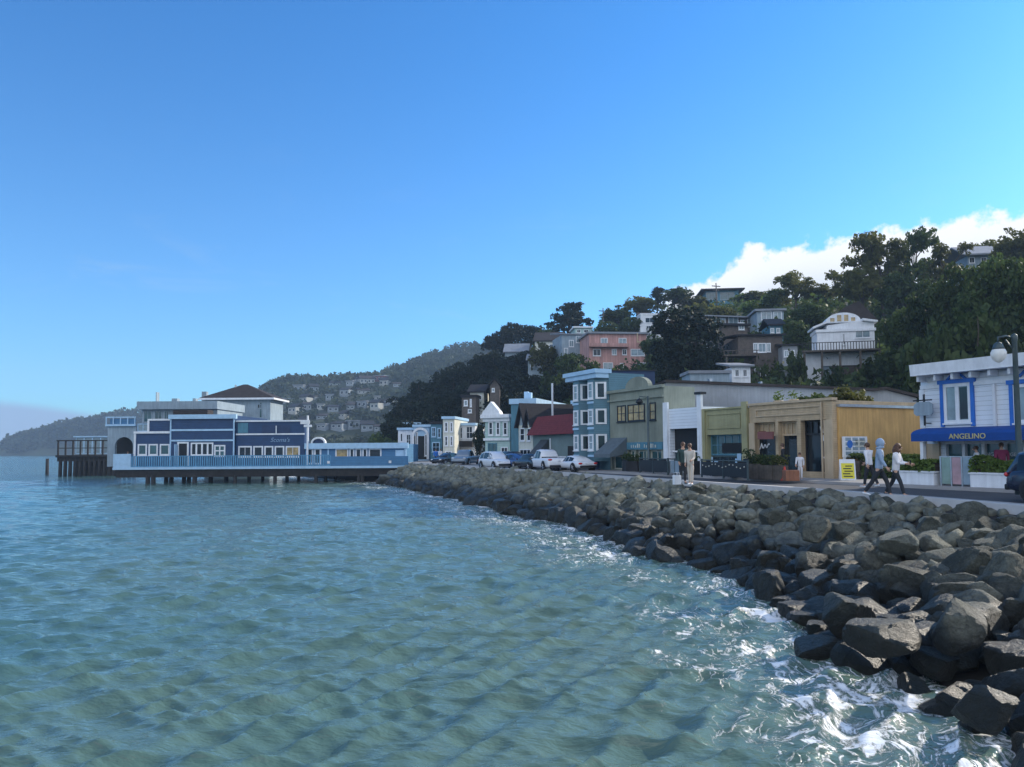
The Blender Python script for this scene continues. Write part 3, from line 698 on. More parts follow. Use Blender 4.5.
# centre block
c = BR(171.5, 235.5, 415.5, 467); B.wall('centre_block', M['navy'], c[0], c[1], DKZ, c[3], 12, y=fy - .35)
z1 = BR(171, 235, 419, 430)[3]; z2 = BR(171, 235, 430, 440)[3]; z3 = BR(171, 235, 440.3, 441)[3]
yy = fy - .35
B.part('cornice', M['pale'], [(c[0] - .15, c[1] + .25, yy - .3, yy + .2, z1, c[3] + .1), (c[0], c[1] + .05, yy - .10, yy - .002, z2 - .12, z2 + .1), (c[0], c[1], yy - .10, yy - .002, z3 - .12, z3 + .08),
                             (c[0] - .02, c[0] + .14, yy - .08, yy - .003, DKZ, z1), (c[1] - .14, c[1] + .02, yy - .08, yy - .003, DKZ, z1)])
d = BR(177.5, 189, 443.5, 466.6, yy); door = B.part('doorway', M['white'], [(d[0], d[0] + .2, yy - .06, yy, DKZ, d[3]), (d[1] - .2, d[1], yy - .06, yy, DKZ, d[3]), (d[0], d[1], yy - .07, yy, d[3], d[3] + .18)])
B.part('doorway_dark', M['dark'], [(d[0] + .2, d[1] - .2, yy - .02, yy - .003, DKZ, d[3])], door)  # flat dark sheet painted in for the unlit inside of the open doorway
B.part('open_door', M['pale'], [(d[0] + .02, d[0] + .10, yy - .85, yy - .08, DKZ, d[3] - .1)], door)
B.wpx(191, 213.5, 442.6, 455.6, M['white'], M['glass'], 4, 1, y=yy, fw=.16, mw=.2)
B.wpx(214.5, 225.5, 445, 456.5, M['white'], M['glass_teal'], 2, 2, y=yy, fw=.16, mw=.14)
# right block
r_ = BR(236, 304.5, 421.5, 467); B.wall('right_block', M['navy'], r_[0], r_[1], DKZ, r_[3], 2.2, y=fy)
z5 = BR(236, 304, 434.2, 440)[3]
B.part('cornice', M['white'], [(r_[0], r_[1] + .1, fy - .16, fy + .1, r_[3] - .02, r_[3] + .16), (r_[0], r_[1], fy - .1, fy - .002, z5 - .08, z5 + .1)])
B.part('roof_sign', M['navy_flat'], [(*BR(262, 290, 425, 433)[:2], fy - .08, fy - .004, *BR(262, 290, 425, 433)[2:])])
B.part('parapet_panel', M['teal'], [(*BR(238, 248, 423, 433)[:2], fy - .06, fy - .004, *BR(238, 248, 423, 433)[2:])])
q = BR(272, 288, 436.5, 443.5); lettering("Scoma's", .72, M['mid_pale'], B.o, (q[0]+q[1])/2, fy - .03, (q[2]+q[3])/2, shear=.3)
for p0, p1, gm in ((238.5, 252, 'glass'), (253.5, 263.3, 'glass'), (264.5, 273.5, 'glass'), (274.8, 284.5, 'glass'), (285.8, 300, 'warm_pane')):
    B.wpx(p0, p1, 446, 457.2, M['white'], M[gm], 2 if p1 - p0 > 11 else 1, 1, y=fy, fw=.17)
B.part('flag_staff', M['white'], [(x(277, fy) - .05, x(277, fy) + .05, fy - .4, fy - .3, z5, z5 + 1.0)])
# end post with its boards, round-arched gablet
m = MB(); m.box(x(303.8), x(305.4), fy - .5, fy - .3, DKZ, Zp(416)); m.box(x(297.5), x(307), fy - .58, fy - .505, Zp(424.5), Zp(420.5)); m.box(x(301), x(309), fy - .57, fy - .505, Zp(427.5), Zp(425.2)); m.build('sign_post', M['white'], B.o)
# low right wing
lo = BR(305, 405.5, 444, 467); B.wall('low_wing', M['mid_blue'], lo[0], lo[1], DKZ, lo[3], 12, y=fy)
B.part('fascia', M['pale'], [(lo[0] + .02, lo[1] + .35, fy - .35, fy + .1, lo[3] - .55, lo[3] + .12), (lo[1] - .1, lo[1] + .12, fy - .2, fy - .02, DKZ, lo[3] - .56), (x(324.2) , x(325.6), fy - .12, fy - .003, DKZ, lo[3] - .56)])
cx = (x(307.5) + x(322.5)) / 2; rr = (x(322.5) - x(307.5)) / 2; zb = lo[3] + .12
arc = [(cx + rr*math.cos(t), zb + rr*.85*math.sin(t)) for t in np.linspace(0, math.pi, 15)]; arc2 = [(cx + rr*.78*math.cos(t), zb + rr*.62*math.sin(t)) for t in np.linspace(math.pi, 0, 15)]
m = MB()
for k in range(14):
    m.prism_y([arc[k], arc[k+1], arc2[13-k], arc2[14-k]], fy - .3, fy + .3)
m.build('arched_gablet', M['white'], B.o)
m = MB(); m.prism_y([(cx + rr*.77*math.cos(t), zb + rr*.61*math.sin(t)) for t in np.linspace(0, math.pi, 15)], fy - .1, fy + .2); m.build('gablet_panel', M['navy_flat'], B.o)
for p0, p1 in ((306.5, 313.6), (314.2, 321.5)): B.wpx(p0, p1, 448, 464.5, M['white'], M['glass'], 1, 1, y=fy, fw=.2, name='door', sill=False)
for p0, p1, n_ in ((335.5, 348.5, 1), (349.5, 354.5, 1), (355.5, 361.5, 1), (362.5, 367.5, 1), (368.8, 381.5, 1)): B.wpx(p0, p1, 448.4, 457.6, M['white'], M['warm_pane' if n_ and p0 in (335.5,) else 'glass'], n_, 1, y=fy, fw=.15)
B.part('pale_door', M['pale'], [(*BR(395.5, 404, 450, 466)[:2], fy - .05, fy - .004, DKZ, BR(395, 404, 450, 466)[3])])
for p_ in (328.5, 390): B.part('wall_lamp', M['white'], [(x(p_) - .15, x(p_) + .15, .02, .12, Zp(464, 0), Zp(461.5, 0))])
# behind: upper storey and the arched corner pavilion
u = B.rect(141.5, 217, 401.5, 432, 8); B.wall('upper_storey', M['grey_blue'], u[0], u[1], a[3] - 2, u[3] - 1.0, 9, y=8)
B.part('upper_fascia', M['grey_blue'], [(u[0] - .4, u[1] + .2, 7.4, 17.3, u[3] - 1.02, u[3])])
for p0, p1 in ((143, 152), (154, 162), (163.5, 169)): B.window(*B.rect(p0, p1, 410.5, 422.5, 8), M['grey_blue'], M['glass_teal'], 2, 1, y=8, fw=.12, name='upper_window')
for p0, p1, h_ in ((171, 176.5, 398.5), (192, 195, 398.5), (155, 155.8, 392)): B.part('roof_vent', M['grey_blue'], [(B.X(p0, 10), B.X(p1, 10), 10, 10.8, u[3], B.Z(170, h_, 10))])
B.part('roof_terrace_box', M['brownroof'], [(B.X(178, 7), B.X(212, 7), 5.5, 7.3, c[3] - .3, B.Z(200, 410, 6))])
pv_ = B.rect(107.5, 136, 425, 462, 5.5)
m = MB(); ax0, ax1 = B.X(115, 5.5), B.X(133, 5.5); acx = (ax0+ax1)/2; ar = (ax1-ax0)/2; zs_ = B.Z(124, 446, 5.5)
m.box(pv_[0], ax0, 5.5, 5.8, DKZ, pv_[3]); m.box(ax1, pv_[1], 5.5, 5.8, DKZ, pv_[3])
pts = [(acx + ar*math.cos(t), zs_ + ar*math.sin(t)) for t in np.linspace(0, math.pi, 13)]
for k in range(12): m.prism_y([(pts[k+1][0], pts[k+1][1]), (pts[k][0], pts[k][1]), (pts[k][0], pv_[3]), (pts[k+1][0], pv_[3])], 5.5, 5.8)
m.box(pv_[0], pv_[1], 5.8, 11, pv_[3] - .25, pv_[3])
m.build('arched_pavilion', M['grey_blue'], B.o)
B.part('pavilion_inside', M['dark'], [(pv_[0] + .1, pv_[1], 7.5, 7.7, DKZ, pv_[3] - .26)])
B.part('roof_rail', M['pale'], [(pv_[0] - .2, pv_[1], 5.3, 5.42, pv_[3] + .9, pv_[3] + 1.05), (pv_[0] - .2, pv_[1], 5.25, 5.5, pv_[3] - .15, pv_[3] + .1)] + [(pv_[0] + k*.9 - .2, pv_[0] + k*.9 - .08, 5.32, 5.4, pv_[3] + .1, pv_[3] + .9) for k in range(5)])
B.part('roof_planting_box', M['mid_blue'], [(pv_[0] + .3, pv_[1] - .1, 5.45, 5.6, pv_[3] + .1, pv_[3] + .8)])
# hip-roofed tower block standing behind
P = W(205, 440, 108); P.z = 0
T = Bld('hip_roofed_house', P, 0, 'pale block with a brown hipped roof rising behind the blue restaurant', 'house')
xw = T.X(270); zt = T.Z(240, 398); T.wall('wall', M['grey_blue'], 0, xw, 0, zt, 6.0)
ex0 = -.5; zr = T.Z(243, 384)
m = MB(); v = [(-.7, -.7, zt), (xw + .7, -.7, zt), (xw + .7, 6.7, zt), (-.7, 6.7, zt), (xw*.5 - .3, 3.0, zr + .2), (xw*.5 + .3, 3.0, zr + .2)]
m.add(v, [(0,1,5,4), (1,2,5), (2,3,4,5), (3,0,4), (0,3,2,1)]); m.build('roof', M['brownroof'], T.o)
T.part('eave', M['white'], [(-.72, xw + .72, -.74, -.70, zt - .28, zt - .01), (xw + .70, xw + .74, -.70, 6.7, zt - .28, zt - .01)])
for p0, p1 in ((227.5, 232), (257, 261)): T.wpx(p0, p1, 404, 408.5, M['grey_blue'], M['glass'], 1, 1)
T.wpx(259, 262, 402, 418, M['grey_blue'], M['glass_teal'], 1, 2)
T.part('chimney', M['grey_blue'], [(-1.0, -.3, 1, 1.7, zt - 3, T.Z(205, 391)), (-.1, .5, 2, 2.6, zt - 2, T.Z(207, 395.5))])
T.part('vent_pipe', M['steel'], [(T.X(229) - .1, T.X(229) + .1, 2.2, 2.4, zt, T.Z(229, 383.5))])

# old dark timber pier and its glass wind screens
P = W(57, 440, 118); P.z = 0
O = Bld('timber_pier', P, 0, 'old dark timber pier on many piles with a dark post railing', 'pier')
xe = O.X(118); zd = O.Z(88, 455)
O.part('deck', M['darkwood'], [(-.2, xe, 0, 10, zd - .35, zd), (-.1, xe, .3, .6, zd - 1.0, zd - .353), (-.1, xe, 5, 5.3, zd - 1.0, zd - .353)])
for k in range(13):
    for yy in (.5, 5.2):
        m = MB(); m.tube([(k*xe/12.4 + .3, yy, -2), (k*xe/12.4 + .35, yy, zd - .4)], [.3, .26], 8); m.build('pile', M['darkwood'], O.o, True)
m = MB(); zr = O.Z(88, 441)
for k in range(9): m.box(k*xe/8.2, k*xe/8.2 + .2, .1, .3, zd, zr)
m.box(-.1, xe, .05, .35, zr, zr + .18); m.box(0, xe, .12, .22, (zd+zr)/2 - .06, (zd+zr)/2 + .06); m.build('railing', M['darkwood'], O.o)
s_ = O.rect(76, 109, 436, 454, 6)
P2 = O.P + Vector((s_[0], 6, s_[2]))
S2 = Bld('glass_wind_shelter', P2, 0, 'pale glass wind shelter standing on the dark timber pier', 'shelter')
ww = s_[1]-s_[0]; hh_ = s_[3]-s_[2]
S2.part('roof', M['pale'], [(-.3, ww + .3, -.3, 2.5, hh_ - .2, hh_)])
for k in range(4): S2.window(k*ww/4, (k+1)*ww/4, .05, hh_ - .22, M['pale'], M['glass_pale'], 1, 1, name='screen', sill=False)
p_ = G(47, 474.5, 0); m = MB(); m.tube([(0, 0, -2), (0, 0, 2.7)], [.30, .25], 10)
tag(m.build('mooring_pile', M['darkwood'], None, True, loc=p_), 'lone dark mooring pile standing in open water beside the timber pier', 'pile')

# ------------------------------------------------------------------ corner restaurant: white clapboard, blue awning
A = street('corner_restaurant', 922, 'two storey white clapboard building with blue window trim and a long blue awning', back=-.5)
zE = A.Z(1000, 370); wA = A.X(1290); x = A.X
zA0 = A.Z(965, 441); zA1 = A.Z(965, 427)
hole = (x(944), x(1024), .75, zA0 + .05); hole2 = (x(1030), x(1100), .75, zA0 + .05)
A.wall('wall', M['white_side'], 0, wA, 0, zE, 11, [hole, hole2], reveal=.3)
m = MB(); m.prism_x([(-.75, zE + .02), (-.62, zE + .02), (11.3, zE + .32), (11.3, zE + .85), (-.8, zE + .50), (-.75, zE + .1)], A.X(911.5, -.8), wA + .5); m.build('roof', M['white'], A.o)
m = MB(); k = .2
while k < wA: m.box(k, k + .10, -.55, -.004, zE - .22, zE + .01); k += .75
m.box(0, wA, -.06, -.002, zE - .52, zE - .36); m.build('eave_bracket', M['white'], A.o)
A.part('corner_board', M['white'], [(-.06, .16, -.05, .4, zA1, zE - .53), (-.05, .14, -.045, .3, 0, zA0)])
for p0, p1 in ((943, 976), (1012.5, 1048), (1090, 1130)):
    a = A.rect(p0, p1, 383, 424); tp = M['blue_trim']
    o = A.window(a[0] + .12, a[1] - .12, a[2] + .05, a[3] - .02, M['white'], M['glass_pale'], 2, 1, fw=.12, mw=.16, name='upper_window')
    A.part('window_surround', tp, [(a[0] - .02, a[0] + .12, -.09, -.002, a[2] - .1, a[3]), (a[1] - .12, a[1] + .02, -.09, -.002, a[2] - .1, a[3]), (a[0] - .1, a[1] + .1, -.11, -.002, a[3], a[3] + .16)], o)
    cx = (a[0]+a[1])/2; m = MB(); m.prism_y([(cx - .45, a[3] + .165), (cx - .33, a[3] + .165), (cx, a[3] + .45), (cx, a[3] + .58)], -.09, -.003); m.prism_y([(cx + .33, a[3] + .165), (cx + .45, a[3] + .165), (cx, a[3] + .58), (cx, a[3] + .45)], -.09, -.003); m.build('pediment', tp, o)
    if p0 == 943:
        A.part('dark_pane', M['glass'], [(cx + .1, a[1] - .28, -.022, -.0185, a[2] + .2, a[3] - .18)], o)
# awning with a rounded front corner
prof = [(-1.35, zA0), (-1.35, zA0 + .28)] + [(-1.35 + 1.3 * (1 - math.cos(t)), zA0 + .28 + (zA1 - zA0 - .28) * math.sin(t)) for t in np.linspace(.1, math.pi/2, 8)] + [(-.03, zA1 - .02), (-.03, zA0)]
m = MB(); m.prism_x(prof[::-1], A.X(911, -1.35), A.X(1022, -1.35)); aw = m.build('awning', M['awning'], A.o)
lettering('ANGELINO', .29, mk('gold_lettering', (.55,.48,.22), .6, .05, 5), aw, A.X(967, -1.37), -1.37, zA0 + .17)
# ground floor: sliding glass front
zz = zA0
A.part('shop_front_frame', M['white'], [(hole[0] + (hole[1]-hole[0])*k/4 - .06, hole[0] + (hole[1]-hole[0])*k/4 + .06, .02, .2, .75, zz + .05) for k in range(5)] + [(hole[0], hole[1], .03, .18, zz - .12, zz + .05), (hole[0], hole[1], -.04, .19, .68, .78)])
for hx in (hole, hole2):
    m = MB(); m.add([(hx[0], .21, .75), (hx[1], .21, .75), (hx[1], .21, zz + .05), (hx[0], .21, zz + .05)], [(0,1,2,3)]); sp_ = m.build('shop_pane', M['glass_teal'], A.o)
    if hx is hole:
        for k in (2.5, 3.45): lettering('ANGELINO', .2, M['white'], sp_, hole[0] + (hole[1]-hole[0])*k/4, .19, zz - .55)
A.part('entry_door', M['tan_flat'], [(x(927), x(939), -.06, -.004, .1, zA0 - .1), (x(925.5), x(926.8), -.12, -.004, .1, zA0), (x(939.2), x(940.5), -.12, -.004, .1, zA0)])
A.part('downpipe', M['white'], [(x(997) - .05, x(997) + .05, -.12, -.02, zA1, zE - .53)]); A.part('awning_post', M['white'], [(x(920.5, -1.2), x(923.5, -1.2), -1.25, -1.05, 0, zA0 - .02)])
# hanging sign board on its bracket
m = MB(); q = A.at(924.5, 410, -.4); m.box(q[0] - .03, q[0] + .03, -.44, -.38, A.Z(924, 426), A.Z(924, 395)); m.box(q[0] - .5, q[0] + .35, -.43, -.39, A.Z(924, 401.5), A.Z(924, 400.2)); m.box(q[0] - .03, q[0] + .03, -.40, -.02, A.Z(924, 424), A.Z(924, 423))
hs = empty('hanging_sign', A.P + Vector((0,0,0)), A.rz, 'grey hanging shop board on a black bracket at the white building corner', 'sign')
m.build('bracket', M['black'], hs)
m = MB(); zc0, zc1 = A.Z(924, 416), A.Z(924, 402.5); m.prism_y([(q[0]-.46, zc0+.1), (q[0]-.36, zc0), (q[0]+.3, zc0), (q[0]+.38, zc0+.1), (q[0]+.38, zc1-.12), (q[0]+.2, zc1), (q[0]-.3, zc1), (q[0]-.46, zc1-.12)], -.45, -.37); m.build('sign_board', M['grey_blue'], hs)

# ------------------------------------------------------------------ yellow store with a boarded ochre side wall
Y = street('yellow_storefront', 749.5, 'single storey tan brick shop with three dark glazed bays and an ochre boarded side wall')
xw = Y.X(833); zt = (Y.Z(832, 399.3) + Y.Z(752, 406.5)) / 2; x = Y.X
z_h = Y.Z(790, 421); z_b = .35
bays = [(x(753.5), x(775.5)), (x(778.3), x(797)), (x(801), x(826.5))]
Y.wall('wall', M['tan'], 0, xw, 0, zt, 13, [(a, b, z_b, z_h) for a, b in bays], reveal=.45)
Y.part('parapet_cap', M['tan_flat'], [(-.05, xw + .08, -.1, .3, zt, zt + .13), (.5, xw - .7, -.06, -.002, zt - .28, zt - .22), (.5, xw - .7, -.06, -.002, z_h + .30, z_h + .36), (.5, .56, -.06, -.002, z_h + .37, zt - .29), (xw - .76, xw - .7, -.06, -.002, z_h + .37, zt - .29), (0, .42, -.07, -.003, 0, z_h - .02), (xw - .5, xw + .02, -.07, -.003, 0, z_h - .02)])
for k, (a, b) in enumerate(bays):
    m = MB(); m.add([(a, .40, z_b), (b, .40, z_b), (b, .40, z_h), (a, .40, z_h)], [(0,1,2,3)]); pn_ = m.build('shop_pane', M['glass'], Y.o)
    fr = MB(); zt_ = z_h - .72
    fr.box(a, b, .30, .39, z_h - .09, z_h); fr.box(a, b, .30, .39, zt_ - .05, zt_ + .05); fr.box(a, a + .07, .31, .385, z_b, z_h - .09); fr.box(b - .07, b, .31, .385, z_b, z_h - .09)
    for j in range(1, 4): fr.box(a + (b-a)*j/4 - .025, a + (b-a)*j/4 + .025, .32, .383, zt_ + .05, z_h - .09)
    fr.build('shop_front_frame', M['tan_flat'] if k < 2 else M['black'], Y.o)
    if k < 2: Y.part('transom_panel', M['tan'], [(a + .08, b - .08, .386, .395, zt_ + .06, z_h - .10)])
qa = Y.at(763, 448, .37); m = MB(); m.tube([(qa[0] + i_*.05 - .45, .37, qa[1] + (.10 if i_ % 7 else .2)*math.sin(i_*1.15) + i_*.008) for i_ in range(20)], .03, 6); m.build('window_script', M['white'], Y.o)
m = MB(); a, b = bays[2]; m.prism_y([(a + .9, z_b + 2.3), (a + 1.05, z_b + 1.55), (a + 1.18, z_b + 1.6), (a + 1.05, z_b + 2.35)], .37, .395); m.tube([(a + 1.1, .37, z_b + .75), (a + 1.5, .37, z_b + .35), (a + 2.2, .37, z_b + .45), (a + 2.3, .37, z_b + .7)], .035, 6); m.build('window_decal', M['white'], Y.o)
bl = MB(); qa = Y.at(767, 435.5, -.4); bl.box(qa[0] - .55, qa[0] + .55, -.55, -.45, qa[1] - .2, qa[1] + .2); bl.box(qa[0] - .5, qa[0] - .45, -.5, -.01, qa[1] + .22, qa[1] + .26); bl.build('blade_sign', mk('maroon_board', (.20,.07,.06), .6, .1, 3), Y.o)
Y.part('stucco_side', M['plywood'], [(xw + .004, xw + .10, .32, 13.2, .0, zt - .34)])
Y.part('downpipe', M['tan_flat'], [(xw - .62, xw - .54, -.14, -.075, 0, zt - .05)]); Y.part('side_cap', M['steel'], [(xw + .004, xw + .2, .30, 13.3, zt - .335, zt - .2)])
# sign board fixed on the ochre wall by the corner
PB = Y.P + Y.u*(xw + .24) + Y.n*1.25
nb = empty('notice_board', (PB.x, PB.y, 0), Y.rz + R(90), 'white notice board with a round blue emblem at the ochre wall corner', 'sign')
# (local x runs along the side wall; local -y faces out)
zb0 = Y.Z(840, 457) + Y.P.z - .02; zb1 = Y.Z(840, 436) + Y.P.z - .02
m = MB(); m.box(-.85, .85, -.05, .05, zb0, zb1); m.box(-.8, -.7, -.04, .04, ROAD, zb0); m.box(.7, .8, -.04, .04, ROAD, zb0); m.build('board', M['white'], nb)
m = MB(); m.lathe([(.20, 0), (.20, .012)], 20); e = m.build('round_emblem', M['blue_trim'], nb); e.location = (-.42, -.052, zb1 - .38); e.rotation_euler = (R(90), 0, 0)
m = MB()
for i in range(3):
    for j in range(4): m.box(-.72 + i*.5, -.34 + i*.5, -.058, -.051, zb0 + .12 + j*.23, zb0 + .28 + j*.23)
m.build('printed_panel', M['grey_blue'], nb)
m = MB(); m.box(-.02, .7, -.058, -.051, zb1 - .55, zb1 - .15); m.build('heading', M['cream'], nb)

# ------------------------------------------------------------------ olive shop
V = street('olive_storefront', 703, 'single storey olive shop with wide teal windows between the white-fronted and the tan shops')
xw = V.X(749); x = V.X; zt = V.Z(735, 408.5); z_h = V.Z(725, 434.5); z_b = .2; z_m = V.Z(725, 455.5)
V.wall('wall', M['olive'], 0, xw, 0, zt, 13, [(x(707), x(742.5), z_b, z_h)], reveal=.4)
V.part('pilaster', M['olive'], [(x(743.5), xw - .01, -.14, -.003, 0, zt + .35)]); V.part('pilaster', M['olive'], [(-.0, .25, -.12, -.003, 0, zt + .1)])
V.part('parapet_trim', M['olive'], [(.26, x(743.4), -.1, .1, zt, zt + .1), (x(708), x(741), -.05, -.003, z_h + .35, z_h + .40), (x(708), x(741), -.05, -.003, zt - .3, zt - .25), (x(708), x(708) + .06, -.05, -.003, z_h + .41, zt - .31), (x(741) - .06, x(741), -.05, -.003, z_h + .41, zt - .31)])
a, b = x(707), x(742.5)
V.window(a, b, z_m, z_h, M['teal'], M['glass_teal'], 5, 2, y=.36, name='upper_glazing', sill=False)
V.window(a, b, z_b, z_m - .02, M['metal'], M['glass'], 4, 1, y=.36, name='lower_glazing', sill=False)
V.part('shade', M['dark'], [(a + 1.0, a + 2.6, .27, .29, z_m + .15, z_h - .5)])
m = MB()
for k, (px_, py_) in enumerate(((711, 460), (716, 464), (737, 462), (739, 457), (713, 469), (735, 468))):
    qq = V.at(px_, py_, .28); m.box(qq[0] - .16, qq[0] + .16, .285, .295, qq[1] - .2, qq[1] + .2)
m.build('poster', M['pale'], V.o)

# ------------------------------------------------------------------ white-fronted shop
H = street('white_storefront', 665, 'narrow shop with white pillars and white panelled top over a dark front')
xw = H.X(703.5); x = H.X; zt = H.Z(684, 408); z_h = H.Z(684, 428.5)
H.wall('wall', M['white_side'], 0, xw, 0, zt, 13, [(x(670), x(699), .12, z_h)], reveal=.5)
H.part('pillar', M['white'], [(-.02, x(669.4), -.16, -.003, 0, zt + .45)]); H.part('pillar', M['white'], [(x(699.5), xw + .02, -.18, -.003, 0, zt + .75)])
H.part('pillar_cap', M['black'], [(x(698.5), xw + .1, -.28, .2, zt + .755, zt + .9)])
H.window(x(670), x(699), .12, z_h - 1.45, M['metal'], M['glass'], 4, 1, y=.46, name='lower_glazing', sill=False)
H.part('dark_opening', M['dark'], [(x(670), x(699), .40, .46, z_h - 1.43, z_h)])  # dark sheet stands in for the shade inside the opening above the glazing
H.part('beam', M['white'], [(x(670), x(699), .2, .3, z_h - 1.5, z_h - 1.40)])

# ------------------------------------------------------------------ khaki two storey building with an arched parapet
K = street('khaki_storefront', 610, 'two storey khaki building with a curved parapet and three upper windows')
xw = K.X(664.5); x = K.X; zt = (K.Z(655, 384.5) + K.Z(615, 394))/2; z_f = K.Z(637, 443)
hk = [(x(628), x(634.5), .5, z_f - .5), (x(635.5), x(645.5), .5, z_f - .5), (x(648), x(661), .1, z_f - .5), (x(611.5), x(626.5), .1, z_f - .9)]
K.wall('wall', M['khaki'], 0, xw, 0, zt, 2.6, hk, reveal=.35)
for h_ in hk: K.window(h_[0], h_[1], h_[2], h_[3], M['cream'], M['glass_teal'], 2, 1, y=.3, name='shop_window', sill=False)
n_ = 13; cxa = x(638); ra = x(650) - cxa
m = MB(); m.prism_y([(cxa + ra*math.cos(t), zt + .1 + .75*math.sin(t)) for t in np.linspace(0, math.pi, n_)], -.06, .3); m.build('arched_parapet', M['khaki'], K.o)
K.part('cornice', M['khaki'], [(-.1, xw + .05, -.2, .1, zt - .1, zt + .1), (-.1, xw + .02, -.15, -.003, zt - .72, zt - .6)])
for p0, p1, nx_ in ((618, 626.5, 2), (628.5, 645.5, 3), (650.5, 656.5, 1)): K.window(x(p0), x(p1), (K.Z(637, 421)), K.Z(637, 404), M['black'], M['warm_pane'], nx_, 2, name='upper_window', fw=.08)
K.part('signboard', M['teal'], [(x(627.5), xw - .1, -.08, -.003, z_f - .45, z_f + .05)]); m = MB(); rs = random.Random(4)
for xa_, xb_ in ((x(632), x(641)), (x(645), x(656))):
    k = xa_
    while k < xb_: h2 = rs.uniform(.14, .3); m.box(k, k + rs.uniform(.05, .16), -.1, -.081, z_f - .33, z_f - .33 + h2); k += .24
m.build('worn_lettering', M['cream'], K.o)
m = MB(); m.prism_x([(-1.5, z_f - 1.0), (-.02, z_f - .75), (-.02, z_f + .4), (-1.5, z_f - .75)], x(611), x(627.2)); m.build('awning', mk('grey_canvas', (.10,.13,.15), .8, .15, 3), K.o)
# long grey shed behind the single storey shops
P = W(667, 440, fac(667).y + 4.5); P.z = ROAD
D = Bld('grey_hall', P, 0, 'long grey stucco hall with a plain side wall behind the low shops', 'building')
zl = D.Z(680, 382.5); zr = D.Z(900, 391); xw = D.X(918); xm = D.X(886); xk = D.X(876)
m = MB(); m.prism_y([(0, 0), (xw, 0), (xw, zr - .5), (xm, zr + .1), (xk, zr), (0, zl)], 0, 14); m.build('wall', M['stucco'], D.o)
m = MB(); m.prism_y([(-.1, zl + .01), (xk, zr + .01), (xm, zr + .11), (xw + .1, zr - .49), (xw + .1, zr - .29), (xm, zr + .31), (xk, zr + .2), (-.1, zl + .2)], -.25, 14.1); m.build('roof_edge', M['brownroof'], D.o)
D.part('roof_vent', M['steel'], [(D.X(722), D.X(725), 3, 3.6, zl - .4, zl + .55), (D.X(776), D.X(778), 3, 3.6, zl - .6, zl + .3)])
# navy block behind the khaki parapet
P = W(611, 440, fac(612).y + 3.4); P.z = ROAD
D2 = Bld('navy_building', P, 0, 'plain navy sided building rising behind the khaki parapet', 'building')
D2.wall('wall', M['navy_flat'], 0, D2.X(656), 0, D2.Z(630, 371), 12); D2.part('roof_edge', M['black'], [(-.1, D2.X(656) + .1, -.1, 12.1, D2.Z(630, 371) + .004, D2.Z(630, 370))])

# ------------------------------------------------------------------ blue Victorian with stacked bay windows
C = street('bay_windowed_house', 580, 'three storey blue Victorian with stacked bay windows and white window frames')
xw = C.X(609.5); x = C.X; zt = C.Z(600, 374)
C.wall('wall', M['vict_blue'], 0, xw, 0, zt, 3.2)
C.part('cornice', M['pale'], [(-.5, xw + .1, -1.25, .2, zt - .05, zt + .25), (-.35, xw, -1.1, -.003, zt - .4, zt - .055)])
for bx0, bx1 in ((0.1, xw*.46), (xw*.54, xw - .1)):
    m = MB(); dd = .95; c0, c1 = bx0 + .5, bx1 - .5; z0 = C.Z(597, 461)
    poly = [(bx0, -.002), (c0, -dd), (c1, -dd), (bx1, -.002)]
    v = [(a, b, z0) for a, b in poly] + [(a, b, zt - .41) for a, b in poly]
    m.add(v, [(0,1,5,4), (1,2,6,5), (2,3,7,6), (0,3,2,1), (4,5,6,7)]); bay = m.build('bay', M['vict_blue'], C.o)
    for py0, py1 in ((381.5, 398.5), (408.5, 424), (434, 450.5)):
        zz0, zz1 = C.Z(597, py1, -.9), C.Z(597, py0, -.9)
        C.window(c0 + .05, c1 - .05, zz0, zz1, M['white'], M['glass_pale'], 1, 2, fw=.13, y=-dd, name='bay_window')
        for (p0, p1) in ((poly[0], poly[1]), (poly[2], poly[3])):
            fr = MB(); a = Vector((*p0, 0)); b = Vector((*p1, 0)); t_ = (b-a).normalized(); n_ = Vector((t_.y, -t_.x, 0)); n_ = n_ if n_.y < 0 else -n_
            for k0, k1, h0, h1 in ((.12, .28, zz0, zz1), (.72, .88, zz0, zz1), (.28, .72, zz0, zz0+.12), (.28, .72, zz1-.12, zz1)):
                q0 = a + (b-a)*k0 + n_*.004; q1 = a + (b-a)*k1 + n_*.004; q2 = q1 + n_*.05; q3 = q0 + n_*.05
                fr.add([(*q0.xy, h0), (*q1.xy, h0), (*q2.xy, h0), (*q3.xy, h0), (*q0.xy, h1), (*q1.xy, h1), (*q2.xy, h1), (*q3.xy, h1)], [(0,3,2,1),(4,5,6,7),(0,1,5,4),(1,2,6,5),(2,3,7,6),(3,0,4,7)])
            so_ = fr.build('bay_window', M['white'], C.o)
            q0 = a + (b-a)*.27 + n_*.02; q1 = a + (b-a)*.73 + n_*.02; pn2 = MB(); pn2.add([(*q0.xy, zz0+.1), (*q1.xy, zz0+.1), (*q1.xy, zz1-.1), (*q0.xy, zz1-.1)], [(0,1,2,3)]); pn2.build('pane', M['glass'], so_)
    C.part('belt_trim', M['pale'], [(c0 - .02, c1 + .02, -dd - .07, -dd - .003, C.Z(597, k_, -.9) - .08, C.Z(597, k_, -.9) + .08) for k_ in (402, 428, 456)], bay)
C.part('entry_door', M['navy_flat'], [(xw*.46 + .05, xw*.54 + .5, -.06, -.004, 0, 2.3)])
